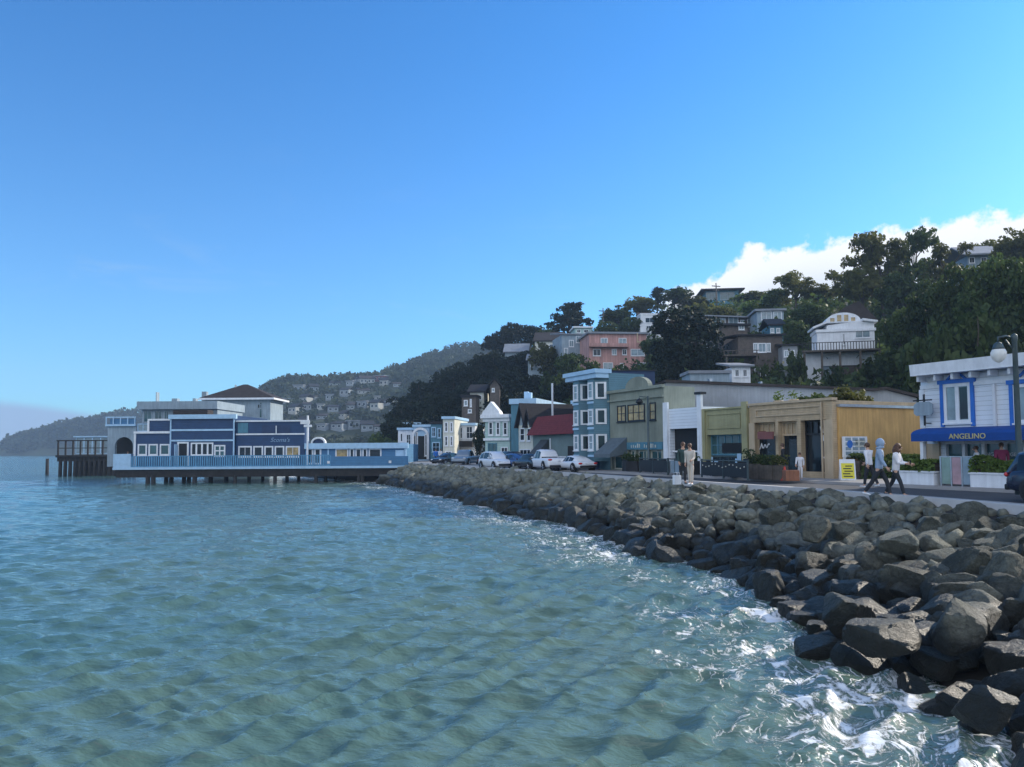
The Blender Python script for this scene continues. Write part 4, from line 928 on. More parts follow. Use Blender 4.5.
# narrow left return with its own windows
C.part('left_bay', M['vict_blue'], [(-1.2, -.02, .6, 8, 0, C.Z(582, 392))]); C.part('left_bay_cornice', M['pale'], [(-1.4, -.02, .4, 8.1, C.Z(582, 392) + .003, C.Z(582, 390))])
for py0, py1 in ((399, 412), (420, 434), (440, 454)): C.window(-1.05, -.2, C.Z(582, py1), C.Z(582, py0), M['white'], M['glass_pale'], 1, 2, fw=.1, y=.6, name='window')

# ------------------------------------------------------------------ red mansard building with a flagpole
E = street('red_mansard_building', 533, 'low building with a steep red shingled mansard and a white flagpole')
xw = E.X(577); x = E.X; z0 = E.Z(555, 434.5); z1 = E.Z(555, 415)
E.wall('wall', M['sea_green'], 0, xw, 0, z0, 12)
m = MB(); v = [(-.25, -.55, z0), (xw + .25, -.55, z0), (xw + .25, 12.5, z0), (-.25, 12.5, z0), (.35, .25, z1), (xw - .35, .25, z1), (xw - .35, 11.8, z1), (.35, 11.8, z1)]
m.add(v, [(0,1,5,4), (1,2,6,5), (2,3,7,6), (3,0,4,7), (4,5,6,7), (0,3,2,1)]); m.build('mansard_roof', M['redroof'], E.o)
E.part('door', M['darkwood'], [(x(568), x(576.5), -.04, -.004, 0, E.Z(570, 446))])
E.part('window_band', M['white'], [(x(550), x(566), -.05, -.004, .9, 1.0), (x(550), x(550) + .15, -.05, -.004, 1.0, z0 - .3)])
m = MB(); m.prism_x([(-1.3, z0 - 1.9), (-.02, z0 - 1.0), (-.02, z0 - .4), (-1.3, z0 - 1.7)], x(541), x(549)); m.build('awning', mk('charcoal_canvas', (.05,.06,.07), .8, .15, 3), E.o)
E.part('flag_pole', M['white'], [(x(548) - .06, x(548) + .06, .4, .52, z1, E.Z(548, 383))])
# dark upper roof behind it
P = fac(535, 7); P.z = ROAD
E2 = Bld('dark_roofed_block', P, E.rz, 'block with a dark hipped roof standing behind the red mansard', 'building')
w2 = E2.X(580); zt = E2.Z(555, 404.5); E2.part('wall', M['navy_flat'], [(0, w2, 0, 10, 0, zt - 1.4)])
m = MB(); m.add([(-.3,-.3,zt-1.4),(w2+.3,-.3,zt-1.4),(w2+.3,10.3,zt-1.4),(-.3,10.3,zt-1.4),(.8,1.2,zt),(w2-.8,1.2,zt),(w2-.8,9,zt),(.8,9,zt)], [(0,1,5,4),(1,2,6,5),(2,3,7,6),(3,0,4,7),(4,5,6,7)]); m.build('roof', M['darkroof'], E2.o)
E2.part('skylight', M['pale'], [(w2*.45, w2*.75, 2, 4, zt, zt + .45)])
# gabled pale house
GH = street('gabled_house', 518.5, 'pale house with two pointed gables beside the red mansard')
xw = GH.X(533); x = GH.X; zg = GH.Z(526, 425); zp = GH.Z(526, 406)
GH.wall('wall', M['cream'], 0, xw - .03, 0, zg, 11)
for k0, k1, hz_ in ((0, .58, zp), (.58, 1.0, zp - .5)):
    a, b = xw*k0, xw*k1 - .03; m = MB(); m.prism_y([(a, zg), (b, zg), ((a+b)/2, hz_)], .02, 11); g_ = m.build('gable', M['grey_blue'], GH.o)
    m = MB(); mid = (a+b)/2
    m.prism_y([(a - .3, zg - .25), (a - .05, zg - .25), (mid, hz_), (mid, hz_ + .3)], -.35, 11.2); m.prism_y([(b + .05, zg - .25), (b + .3, zg - .25), (mid, hz_ + .3), (mid, hz_)], -.35, 11.2); m.build('roof', M['darkroof'], g_)
for px0, px1 in ((520.5, 525), (527.5, 531)): GH.wpx(px0, px1, 428, 441, M['white'], M['glass'], 1, 2)
GH.wpx(520, 531, 449, 461, M['white'], M['glass'], 3, 1, name='shop_window')
# teal-sided house and its white-fronted Victorian neighbour, seen past the gables
TL = Bld('teal_sided_building', Vector((fac(511).x, fac(511).y, ROAD)), R(-20), 'plain teal sided building with a pale flat roof between Victorian and gables', 'building')
xw = TL.X(536); zt = TL.Z(520, 404); TL.wall('wall', M['teal'], 0, xw, 0, zt, 10); TL.part('roof_edge', M['pale'], [(-.15, xw + .1, -.15, 10.2, zt, zt + .5)])
TL.part('chimney', M['pale'], [(xw*.25, xw*.25 + .4, 2, 2.4, zt + .5, zt + 1.3), (xw*.4, xw*.4 + .35, 2, 2.4, zt + .5, zt + 1.2)])
VT = Bld('pale_victorian', Vector((fac(485).x, fac(485).y, ROAD)), R(-30), 'pale green Victorian front with a white pediment and three tall upper windows', 'building', 'street front buildings')
xw = VT.X(510); x = VT.X; zt = VT.Z(498, 417.5); zm = VT.Z(498, 439)
VT.wall('wall', M['mint'], 0, xw, 0, zt, 10); VT.part('cornice', M['white'], [(-.3, xw + .15, -.45, .2, zt - .05, zt + .3), (-.15, xw + .05, -.2, -.003, zt - .4, zt - .055)]); VT.part('belt_course', M['white'], [(-.1, xw + .05, -.2, -.003, zm - .15, zm + .1)])
m = MB(); cxp = VT.X(492.5); m.prism_y([(cxp - 1.1, zt + .3), (cxp + 1.1, zt + .3), (cxp + .95, zt + .6), (cxp, zt + 1.6), (cxp - .95, zt + .6)], -.3, .3); m.build('pediment', M['white'], VT.o)
for p0, p1 in ((488.5, 493.5), (496, 500.5), (503, 508)): VT.wpx(p0, p1, 421.5, 435.5, M['white'], M['glass'], 1, 2, fw=.14, name='upper_window')
VT.wpx(488, 497, 443, 460, M['teal'], M['glass_teal'], 2, 1, name='shop_window'); VT.wpx(501, 508, 447, 461, M['white'], M['glass'], 2, 1, name='shop_window')

# ------------------------------------------------------------------ the cluster at the bend of the street
def cluster(name, px0, px1, pyt, D, mat, label, wins, wy=(), rz=0, fm='white', gm='glass', roofm='pale', depth=9, base=ROAD):
    P = W(px0, 440, D); P.z = base
    b = Bld(name, P, R(rz), label, 'building', 'buildings at the bend of the street')
    xw = b.X(px1); zt = b.Z((px0+px1)/2, pyt); b.wall('wall', M[mat], 0, xw, 0, zt, depth)
    b.part('cornice', M[roofm], [(-.15, xw + .15, -.3, depth + .1, zt + .003, zt + .35)])
    for (a0, a1, t0, t1) in wins: b.wpx(a0, a1, t0, t1, M[fm], M[gm], 2 if a1-a0 > 4 else 1, 2 if t1 - t0 > 9 else 1, fw=.13)
    return b
cluster('tall_pale_house', 443, 454.5, 419, 100, 'cream', 'tall narrow pale house with three window rows at the street bend', [(444.5,448,422,432),(450,453,422,432),(444.5,448,436,446),(450,453,436,446),(445,452,451,459)], rz=-8)
b = cluster('white_shop_house', 455.5, 475, 425.5, 104, 'white', 'low white shop house with a dark canopy at the street bend', [(457,463,427,439),(466,473,426,439)], rz=-8)
b.part('canopy', M['darkwood'], [(b.X(456), b.X(474), -1.2, -.01, b.Z(465, 447), b.Z(465, 441))])
b = cluster('arched_white_hall', 413.5, 429.5, 427, 108, 'pale', 'pale blue hall with a white arched front at the street bend', [(415.5,418,432,456),(424.5,428,434,456)], rz=0)
m = MB(); cxp = b.X(420.5)
for k in range(10):
    t0, t1 = math.pi*k/10, math.pi*(k+1)/10; r0, r1 = 1.25, .9; zc = b.Z(420, 436)
    m.prism_y([(cxp + r0*math.cos(t0), zc + r0*math.sin(t0)), (cxp + r0*math.cos(t1), zc + r0*math.sin(t1)), (cxp + r1*math.cos(t1), zc + r1*math.sin(t1)), (cxp + r1*math.cos(t0), zc + r1*math.sin(t0))], -.25, -.01)
m.box(cxp - 1.25, cxp - .9, -.25, -.01, .2, zc); m.box(cxp + .9, cxp + 1.25, -.25, -.01, .2, zc); m.build('arch', M['white'], b.o)
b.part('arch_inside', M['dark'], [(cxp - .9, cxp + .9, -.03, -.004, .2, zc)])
cluster('stepped_white_house', 398, 412.5, 430, 112, 'white', 'stepped white house beside the arched hall', [(400,403,433,442),(406,411,434,446),(400,404,447,456)], rz=4)
cluster('dark_green_house', 430.5, 442, 424, 103, 'teal', 'dark green house between the arched hall and the tall pale house', [(431.5,436,427,437),(437.5,441,428,438),(432,440,442,452)], fm='pale', roofm='darkroof', rz=-5)
cluster('grey_blue_house', 403, 437, 424.5, 122, 'grey_blue', 'grey blue house back of the arched hall', [(406,410,426,430),(430,434,426,430)], rz=0)
cluster('dark_gabled_house', 462, 476, 397, 118, 'brown', 'dark timber house among the trees above the white shop house', [(464,468,400,406),(470,472,399,407),(468,472,409,413)], fm='white', gm='glass_pale', roofm='darkroof', rz=-12)
# ================================================================== TREES
trng = np.random.default_rng(23)
def leaf_quads(pts, size, outward, rg):
    n = len(pts); sz = size * rg.uniform(.6, 1.35, n)
    nrm_ = rg.normal(size=(n, 3)) + outward * .9; nrm_ /= np.linalg.norm(nrm_, axis=1)[:, None]
    t = rg.normal(size=(n, 3)); t -= nrm_ * np.sum(t * nrm_, 1)[:, None]; t /= np.linalg.norm(t, axis=1)[:, None]
    b = np.cross(nrm_, t)
    a = t * sz[:, None]; c = b * (sz * rg.uniform(.45, .8, n))[:, None]
    return np.stack([pts - a, pts - c + a*.15, pts + a, pts + c + a*.1], 1).reshape(-1, 3)
def lobes_pts(lobes, n, rg, shell=.55):
    vol = np.array([max(l[3]*l[4]*l[5], 1e-5) ** .67 for l in lobes]); cnt = np.maximum(8, (n * vol / vol.sum()).astype(int))
    P_, O_ = [], []
    for l, k in zip(lobes, cnt):
        d = rg.normal(size=(k, 3)); d /= np.linalg.norm(d, axis=1)[:, None]
        r = shell + (1 - shell) * rg.random(k) ** .7
        # twig clumps: pull points towards a few directions so gaps open between
        cl = rg.normal(size=(max(5, k // 26), 3)); cl /= np.linalg.norm(cl, axis=1)[:, None]
        j = rg.integers(0, len(cl), k); dd = cl[j] + d * .34; dd /= np.linalg.norm(dd, axis=1)[:, None]
        P_.append(np.array(l[:3]) + dd * r[:, None] * np.array(l[3:6])); O_.append(dd)
    return np.concatenate(P_), np.concatenate(O_)
def crown_mesh(lobes, n, size, mat, seed, shell=.55):
    rg = np.random.default_rng(seed); p_, o_ = lobes_pts(lobes, n, rg, shell)
    v = leaf_quads(p_, size, o_, rg); f = np.arange(len(v)).reshape(-1, 4)
    o = mesh_np('crown', v, f, mat, False); return o
def limb_mesh(lobes, base_r, seed, fork=.35, lean=(0, 0)):
    rg = random.Random(seed); m = MB()
    fz = fork; top = (lean[0]*fz, lean[1]*fz, fz)
    m.tube([(0,0,-.12), (lean[0]*fz*.4, lean[1]*fz*.4, fz*.45), top], [base_r*1.35, base_r, base_r*.8], 8)
    for l in lobes:
        c = Vector(l[:3]); a = Vector(top); mid = a.lerp(c, .5) + Vector((rg.uniform(-.04,.04), rg.uniform(-.04,.04), .05))
        m.tube([a, mid, c, c + Vector((0, 0, l[5]*.5))], [base_r*.6, base_r*.4, base_r*.22, base_r*.08], 6)
    return m
# prototypes: unit height, about unit width
def proto(kind, seed):
    rg = random.Random(seed); g = rg.uniform
    if kind == 'round':
        lb = [(g(-.22,.22), g(-.22,.22), g(.45,.78), g(.17,.30), g(.17,.30), g(.13,.22)) for _ in range(11)] + [(0,0,.58,.36,.36,.26)]
        return lb, 4200, .030, 'leaf', .02, .32, .5
    if kind == 'dense':
        lb = [(g(-.25,.25), g(-.25,.25), g(.22,.82), g(.18,.28), g(.18,.28), g(.13,.2)) for _ in range(13)] + [(0,0,.40,.44,.44,.34), (0,0,.72,.28,.28,.24)]
        return lb, 5200, .028, 'leaf_n', .03, .2, .55
    if kind == 'flat':                       # Monterey cypress: tiers of flat pads on spreading limbs
        lb = []
        for i in range(13):
            a = g(0, 6.28); r = g(.08, .36); z = .50 + g(0, .42) - r*.25
            lb.append((r*math.cos(a), r*math.sin(a), z, g(.14,.24), g(.14,.24), g(.05,.085)))
        lb.append((0,0,.86,.25,.25,.09)); lb.append((.05,0,.7,.3,.3,.1))
        return lb, 4200, .026, 'leaf_n', .028, .3, .3
    if kind == 'airy':                       # eucalyptus: high, loose, forked, sky between the clumps
        lb = []
        for i in range(15):
            a = g(0, 6.28); r = g(.05, .40); z = g(.42, .93) - r*.25
            lb.append((r*math.cos(a), r*math.sin(a), z, g(.13,.23), g(.13,.23), g(.08,.14)))
        return lb, 6000, .022, 'leaf_o', .022, .33, .2
    if kind == 'cone':
        lb = [(g(-.05,.05), g(-.05,.05), z, .42*(1-z)+.05, .42*(1-z)+.05, .09) for z in np.linspace(.15, .95, 11)]
        return lb, 3600, .026, 'leaf_n', .02, .2, .4
    if kind == 'bush':
        lb = [(g(-.28,.28), g(-.28,.28), g(.2,.62), g(.18,.3), g(.18,.3), g(.2,.34)) for _ in range(8)]
        return lb, 2200, .045, 'leaf', .03, .12, .3
PROTO = {}
def proto_tree(kind, var):
    key = (kind, var)
    if key not in PROTO:
        lb, n, sz, mt, br, fork, sh = proto(kind, 100 * var + len(kind) * 7 + ord(kind[0]))
        c = crown_mesh(lb, n, sz, M[mt], var * 13 + ord(kind[0]), sh)
        t = limb_mesh(lb, br, var, fork).build('trunk', M['bark'], None, True)
        co = np.empty(len(c.data.vertices)*3, np.float32); c.data.vertices.foreach_get('co', co); co = co.reshape(-1, 3)
        tv = np.empty(len(t.data.vertices)*3, np.float32); t.data.vertices.foreach_get('co', tv); tv = tv.reshape(-1, 3)
        kz = 1 / np.percentile(co[:, 2], 99.7); kx = .5 / np.percentile(np.hypot(co[:, 0], co[:, 1]), 96)
        for a_, me_ in ((co, c.data), (tv, t.data)):
            a_ *= np.array([kx, kx, kz], np.float32); me_.vertices.foreach_set('co', a_.ravel()); me_.update()
        PROTO[key] = (c.data, t.data)
        bpy.data.objects.remove(c); bpy.data.objects.remove(t)
    return PROTO[key]
def plant(px, pytop, D, wpx, kind, label, group=None, mat=None, base=None, name='tree', cat='tree', var=None, zscale=1.0):
    top_ = W(px, pytop, D); zb = hill.z(top_.x, D) if base is None else base
    h = max(1.0, top_.z - zb) * 1.02; wd = wpx * D / F
    cm_, tm_ = proto_tree(kind, int(trng.integers(0, 3)) if var is None else var)
    r_ = empty(name, (top_.x, D, zb), trng.uniform(0, 6.28), label, cat, group)
    sx = wd * 1.02
    for nm, me in (('crown', cm_), ('trunk', tm_)):
        o = bpy.data.objects.new(nm, me); COL.objects.link(o); o.parent = r_; o.scale = (sx, sx, h)
        if nm == 'crown' and mat: o.material_slots[0].link = 'OBJECT'; o.material_slots[0].material = M[mat]
    return r_
GS = 'trees along the hill skyline'; GD = 'dark trees on the wooded bluff'; GH_ = 'trees between the hillside houses'; GR = 'tall trees behind the white corner building'
T_ = [
 # skyline
 (568,305,190,46,'flat','spreading dark cypress with flat pads standing alone on the skyline',GS,None),
 (512,324,212,38,'dense','dark rounded tree on the skyline ridge at its lowest end',GS,None),
 (530,326,214,30,'round','shaggy dark tree on the ridge beside the lone spreading cypress',GS,'leaf_n'),
 (498,334,222,30,'round','low dark tree where the ridge meets the far hill',GS,'leaf_n'),
 (548,330,200,22,'round','small dark tree tucked below the lone spreading cypress',GS,None),
 (618,308,196,40,'round','round green tree on the skyline behind the pink apartment house',GS,None),
 (640,297,200,38,'round','olive tree on the skyline above the white modern house',GS,'leaf_o'),
 (657,288,205,18,'flat','thin tiered cypress poking above the skyline trees',GS,None),
 (674,289,200,32,'round','green rounded tree on the skyline next to the tiered cypress',GS,None),
 (692,297,196,30,'round','low green tree before the flat-roofed hilltop house',GS,'leaf_o'),
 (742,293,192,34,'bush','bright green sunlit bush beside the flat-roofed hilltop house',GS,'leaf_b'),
 (760,292,188,36,'round','sunlit olive tree past the flat-roofed hilltop house',GS,'leaf_o'),
 (795,271,150,40,'airy','open dark tree with sky showing through before the cloud',GS,None),
 (778,290,155,26,'round','rounded dark tree under the cloud edge',GS,None),
 (818,284,150,34,'round','olive tree on the skyline between open tree and giant eucalyptus',GS,'leaf_o'),
 (838,272,142,34,'airy','loose olive tree leaning against the giant eucalyptus group',GS,None),
 (880,235,126,58,'airy','giant eucalyptus with the broadest crown against the cloud',GS,None),
 (912,233,128,54,'airy','giant dark eucalyptus standing at the middle of its group',GS,'leaf'),
 (944,247,122,46,'airy','giant eucalyptus with bare pale limbs at the edge of its group',GS,None),
 (862,266,124,40,'round','dense olive tree below the giant eucalyptus crowns',GS,'leaf_o'),
 (904,272,116,46,'round','dark leafy tree beneath the giant eucalyptus group',GS,None),
 (990,242,140,30,'round','reddish olive tree behind the grey roof on the skyline',GS,'leaf_o'),
 (1016,231,120,46,'round','high rounded tree at the top of the slope behind the grey roof',GS,'leaf_o'),
 (1050,235,118,52,'round','high tree continuing the skyline past the grey roof',GS,'leaf'),
 # behind the corner building
 (930,283,82,54,'dense','dark tree rising over the boarded ochre wall',GR,'leaf'),
 (956,268,76,56,'dense','tall dark tree with a ragged top above the white corner building roof edge',GR,'leaf'),
 (986,263,72,58,'dense','very tall dark green tree above the white corner building window',GR,'leaf'),
 (1014,262,70,58,'dense','very tall dark tree behind the street lamp',GR,'leaf'),
 (1046,258,68,60,'dense','very tall dark tree past the street lamp',GR,'leaf'),
 (1085,258,66,64,'dense','very tall dark tree behind the roof of the white corner building',GR,'leaf'),
 (912,306,86,40,'round','mid height tree beside the balcony house',GR,None),
 (975,315,64,70,'bush','leafy thicket just over the white corner building roof',GR,None),
 (1030,310,62,74,'bush','leafy thicket under the tallest dark trees',GR,None),
 (925,330,66,60,'bush','broad thicket above the grey hall roof end',GR,None),
 # hillside
 (688,311,104,76,'dense','big black-green cypress between pink apartments and dark shingled house',GH_,None),
 (668,340,102,32,'dense','low spreading part-tree at the foot of the big black-green cypress',GH_,None),
 (706,344,100,30,'dense','dark tree hugging the big black-green cypress towards the shingled house',GH_,None),
 (900,316,84,34,'round','leafy tree in front of the balcony house roof',GH_,None),
 (880,356,80,34,'bush','bushy growth under the balcony house deck',GH_,None),
 (902,350,76,44,'bush','bushy green slope growth above the grey hall end',GH_,None),
 (838,368,80,24,'bush','shrub before the balcony house lower wall',GH_,None),
 (812,306,112,32,'round','dark leafy tree behind the balcony house gable',GH_,None),
 (794,322,106,24,'round','dark leafy tree between shingled house and balcony house',GH_,None),
 (794,352,90,22,'bush','green thicket between shingled house and balcony house',GH_,None),
 (722,307,150,26,'round','green tree behind the long sloping roof',GH_,'leaf_o'),
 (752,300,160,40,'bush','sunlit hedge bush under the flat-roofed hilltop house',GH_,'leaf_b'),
 (700,303,170,30,'bush','green bush over the white modern house',GH_,'leaf_o'),
 (630,318,168,30,'round','dark round tree just above the pink apartment roof',GH_,None),
 (605,322,175,26,'round','small dark round tree behind the pale greenish house',GH_,None),
 (655,340,130,30,'round','dark tree between pink apartments and white modern house',GH_,None),
 (572,355,135,30,'round','dark tree below the pale terraced house',GH_,None),
 (590,362,118,34,'bush','dark thicket between the bay windowed house and the bluff',GH_,None),
 (544,344,150,36,'round','round tree with a sunlit green top on the bluff',GH_,'leaf_o'),
 (555,372,130,34,'bush','dark shrubby growth below the sunlit-topped round tree',GH_,None),
]
for (px, py) in ((405,398),(420,383),(438,376),(452,368),(468,362),(482,356),(497,352),(512,358),(528,352)):
    T_.append((px,py,165,36,'dense','black-green tree on the wooded bluff crest above the street bend',GD,None))
for (px, py) in ((398,412),(414,404),(432,396),(450,392),(466,386),(484,380),(500,378),(518,374),(534,376),(550,384)):
    T_.append((px,py,140,36,'dense','black-green tree on the middle of the wooded bluff',GD,None))
for (px, py) in ((412,420),(436,416),(458,410),(480,402),(498,398),(520,394),(542,394),(562,386),(578,380)):
    T_.append((px,py,122,36,'round','dark tree at the foot of the wooded bluff behind street houses',GD,'leaf_n'))
T_.append((480,424,98,14,'dense','dark narrow tree between the white shop house and the pale Victorian',GD,None))
for t_ in T_: plant(*t_[:7], mat=t_[7])

FT = [(299,390,12,8,'cream'),(315,391,10,6,'grey_blue'),(287,404,11,6,'white'),(304,403,10,6,'cream'),(330,403,9,7,'grey_blue'),(345,399,11,8,'white'),(365,397,15,6,'cream'),(351,386,10,7,'grey_blue'),
 (367,385,14,6,'cream'),(384,388,10,7,'white'),(397,390,8,5,'cream'),(293,416,10,7,'white'),(308,414,9,7,'pale'),(321,414,8,6,'cream'),(334,417,13,6,'white'),(350,414,8,9,'grey_blue'),(362,411,10,11,'pale'),
 (376,404,9,5,'cream'),(376,414,12,9,'white'),(389,410,10,7,'olive'),(322,424,12,4,'pale'),(322,433,11,6,'grey_blue'),(337,432,13,8,'cream'),(354,431,12,10,'pale'),(367,434,12,8,'grey_blue'),(379,436,10,8,'white'),
 (361,379,13,5,'teal'),(382,377,16,6,'redroof'),(336,384,14,4,'tan_flat'),(282,410,8,4,'cream'),(303,426,9,5,'white'),(296,435,8,6,'grey_blue'),(343,423,9,5,'cream'),(312,400,7,4,'white'),(392,421,9,6,'cream')]
# woods that cover the far slopes: too far to tell the trees apart
def woods(name, terr, n, px0, px1, d0, d1, size, hgt, mat, label, seed):
    rg = np.random.default_rng(seed); vs_ = []
    for i in range(n):
        px = rg.uniform(px0, px1); D = rg.uniform(d0, d1); x = (px - 512) / F * D; z = terr.z(x, D)
        if z < 2.5: continue
        if terr is town and any(abs(px - f[0]) < f[2]*.5 + 1.5 and -3 < (440 + np.clip((424 - f[1]) / 42, -.2, 1) * 100) - D < 17 for f in FT): continue
        h = hgt * rg.uniform(.45, 1.3); k = 26; d = rg.normal(size=(k, 3)); d /= np.linalg.norm(d, axis=1)[:, None]
        p_ = np.array([x, D, z + h * .5]) + d * np.array([h*.55, h*.55, h*.55]) * rg.uniform(.6, 1.05, (k, 1))
        vs_.append(leaf_quads(p_, size, d, rg))
    v = np.concatenate(vs_); o = mesh_np(name, v, np.arange(len(v)).reshape(-1, 4), mat, False)
    tag(o, label, 'woods', None, 'stuff'); return o
M['leaf_far'] = mk('far_woods_leaves', (.036,.048,.022), .7, .5, .03, transl=.2, spec=.15)
woods('far_woods', town, 3700, 240, 640, 383, 760, 1.3, 5.0, M['leaf_far'], 'dark woods covering the far hill behind the town', 3)
woods('headland_woods', headl, 1500, 4, 300, 888, 975, 2.4, 9, M['leaf_far'], 'dark woods covering the low headland across the water', 4)
woods('hillside_undergrowth', hill, 2900, 372, 1150, 62, 230, .42, 2.6, M['leaf'], 'dark undergrowth covering the near hillside between houses', 5)

# ================================================================== HOUSES ON THE NEAR HILLSIDE
def hhouse(name, px0, px1, pyt, pyb, D, rz, label, mat, roof='flat', roofm='greyroof', depth=7, wins=(), fm='white', gm='glass', rise=1.3, over=.4):
    P = W(px0, pyb, D); b = Bld(name, P, R(rz), label, 'house', 'houses on the near hillside')
    xw = b.X(px1); zt = b.Z((px0+px1)/2, pyt)
    b.part('wall', M[mat], [(0, xw, 0, depth, -3.0, zt)])
    m = MB(); o_ = over
    if roof == 'flat': m.box(-o_, xw + o_, -o_, depth + o_, zt + .004, zt + .35)
    elif roof == 'gable_x':                 # ridge along the front
        m.prism_x([(-o_, zt - .1), (-o_, zt + .12), (depth/2, zt + rise + .2), (depth + o_, zt + .12), (depth + o_, zt - .1), (depth/2, zt + rise)][::-1], -o_, xw + o_)
    elif roof == 'gable_y':
        m.prism_y([(-o_, zt - .12), (xw/2, zt + rise - .15), (xw + o_, zt - .12), (xw + o_, zt + .1), (xw/2, zt + rise + .1), (-o_, zt + .1)], -o_, depth + o_)
        g_ = MB(); g_.prism_y([(0, zt + .003), (xw, zt + .003), (xw/2, zt + rise - .17)], .01, depth); g_.build('gable', M[mat], b.o)
    elif roof == 'shed':
        m.prism_x([(-o_, zt + .02), (depth + o_, zt + rise), (depth + o_, zt + rise + .22), (-o_, zt + .24)][::1], -o_, xw + o_)
    m.build('roof', M[roofm], b.o)
    for w_ in wins: b.wpx(*w_[:4], M[fm], M[w_[4] if len(w_) > 4 else gm], 2 if w_[1]-w_[0] > 3 else 1, 1, fw=.12)
    return b
b = hhouse('pink_apartment_house', 589.5, 648, 334, 378, 138, 6, 'pink three storey apartment house with white windows and a terrace', 'pink', depth=9,
    wins=[(602,609,338,344,'glass_pale'),(620,628,338,344,'glass_pale'),(594,602,349,356),(613,618,349,355,'glass_pale'),(623.5,628,349,355),(632,646,349,356,'glass_pale'),(604,614,362.5,370,'glass_pale'),(621,625,363,368),(638,647,362.5,370,'glass_pale')])
b.part('balcony', M['pink'], [(b.X(590), b.X(629), -1.1, -.01, b.Z(610, 347.5), b.Z(610, 346.5)), (b.X(590), b.X(629), -1.1, -1.02, b.Z(610, 346.4), b.Z(610, 344))])
b.part('roof_terrace', M['tan_flat'], [(b.X(637), b.X(651), -1.2, -1.0, b.Z(640, 343.5), b.Z(640, 342)), (b.X(637), b.X(638), -1.1, -1.0, b.Z(640, 341.9), b.Z(640, 334))])
b.part('chimney', M['tan_flat'], [(b.X(608), b.X(613), 3, 4, b.Z(610, 334), b.Z(610, 331))])
hhouse('white_modern_house', 641, 683, 315, 334, 166, 4, 'white box-like modern house with dark square windows up the slope', 'white', roofm='white', over=.1, depth=8, wins=[(647,656.5,317.5,323),(648,653,325.5,329),(666,674,315.5,319.5)])
b = hhouse('white_terrace_house', 640.5, 648, 326, 336, 164, 4, 'small white terrace annex in front of the white modern house', 'white', roofm='white', over=.05, depth=2)
hhouse('flat_roofed_hilltop_house', 706, 742, 290.5, 304, 200, -5, 'grey flat-roofed glass house alone on the hilltop under the cloud', 'teal', roofm='brownroof', over=1.4, depth=8, fm='grey_blue', gm='glass_teal', wins=[(709,721,292,300),(723,738,292,300)])
b = hhouse('long_roofed_house', 706, 764, 318, 336, 128, 12, 'long house with a sloping pale roof edge and dark walls under the hilltop', 'brown', roof='shed', roofm='greyroof', rise=1.8, depth=9, over=.8, fm='white', gm='glass_pale', wins=[(708,712,319,325),(713,720,318,325),(722,728,318,324),(731,741,316,325),(743,747,320,328),(750,760,319,327)])
hhouse('glass_fronted_house', 757, 787, 311, 324, 124, -6, 'pale glass-fronted house beside the long sloping roof', 'grey_blue', roofm='greyroof', over=.4, depth=6, fm='white', gm='glass_pale', wins=[(764,775,311.5,320),(776.5,785,311.5,320)])
b = hhouse('dark_shingled_house', 739, 785, 336, 384, 100, -4, 'dark shingled house with a bright bay window and stacked decks', 'brown', roof='shed', roofm='darkroof', rise=1.0, depth=9, fm='white', gm='glass_pale', wins=[(755.5,760,343,352),(760.3,768.5,343,352.5),(768.8,773,343,352),(756,760,368,379,'glass'),(761.5,766,368,379,'glass'),(767,771,368,379,'glass')])
b.part('deck', M['wood'], [(b.X(722), b.X(757), -2.4, -.01, b.Z(740, 358), b.Z(740, 356.5)), (b.X(722), b.X(757), -2.4, -2.3, b.Z(740, 353), b.Z(740, 352.3))] + [(b.X(k), b.X(k) + .1, -2.39, -2.29, b.Z(740, 356.4), b.Z(740, 353)) for k in range(722, 757, 4)])
b.part('deck_post', M['wood'], [(b.X(724), b.X(724) + .2, -2.3, -2.1, -1, b.Z(740, 358.2))]); b.part('deck_post', M['wood'], [(b.X(754), b.X(754) + .2, -2.3, -2.1, -1, b.Z(740, 358.2))])
b.part('chimney', M['stucco'], [(b.X(777), b.X(786), 2, 3, 0, b.Z(780, 333))])
hhouse('pole_framed_house', 722, 750, 326, 352, 112, 6, 'brown house with a tall pale post between long roof and shingled house', 'brown', roof='flat', roofm='darkroof', depth=6, wins=[(741,747,322.5,330,'glass_pale')])
hhouse('white_cottage', 732, 752, 367, 386, 88, 0, 'white cottage with a low roof directly behind the grey hall roof', 'white', roof='shed', roofm='greyroof', rise=.9, depth=5, wins=[(736,741,369,377),(744,749,369,377)])
hhouse('long_pale_shed', 690, 731, 373.5, 384, 84, 0, 'long low pale shed between big dark cypress and grey hall', 'grey_blue', roofm='greyroof', depth=4, over=.2)
b = hhouse('balcony_house', 817, 878, 331.5, 342, 92, -12, 'white house with an arched gable window and a long wooden balcony', 'white', roof='flat', roofm='white', over=.15, depth=3.5, wins=[(858,874,330,338,'glass_pale'),(845,848.5,333,345,'glass')])
xg0, xg1 = b.X(830), b.X(866); zg = b.Z(848, 324.5)
zl_ = b.Z(848, 331.5) + .36; zr_ = b.Z(848, 321.5)
m = MB(); m.prism_y([(b.X(830), zl_), (b.X(878), zl_), (b.X(878), zr_), (b.X(862), zr_), (b.X(830), zg)], .06, 3.3); m.build('upper_wall', M['white'], b.o)
m = MB(); m.prism_y([(b.X(815.5), zl_ + .35), (b.X(815.5), zl_ + .1), (b.X(830), zl_ + .75), (b.X(830), zl_ + 1.0)], -.3, 3.4); m.prism_y([(b.X(866), zr_ + .02), (b.X(881), zr_ - .25), (b.X(881), zr_), (b.X(866), zr_ + .3)], -.35, 3.4); m.build('eave', M['white'], b.o)
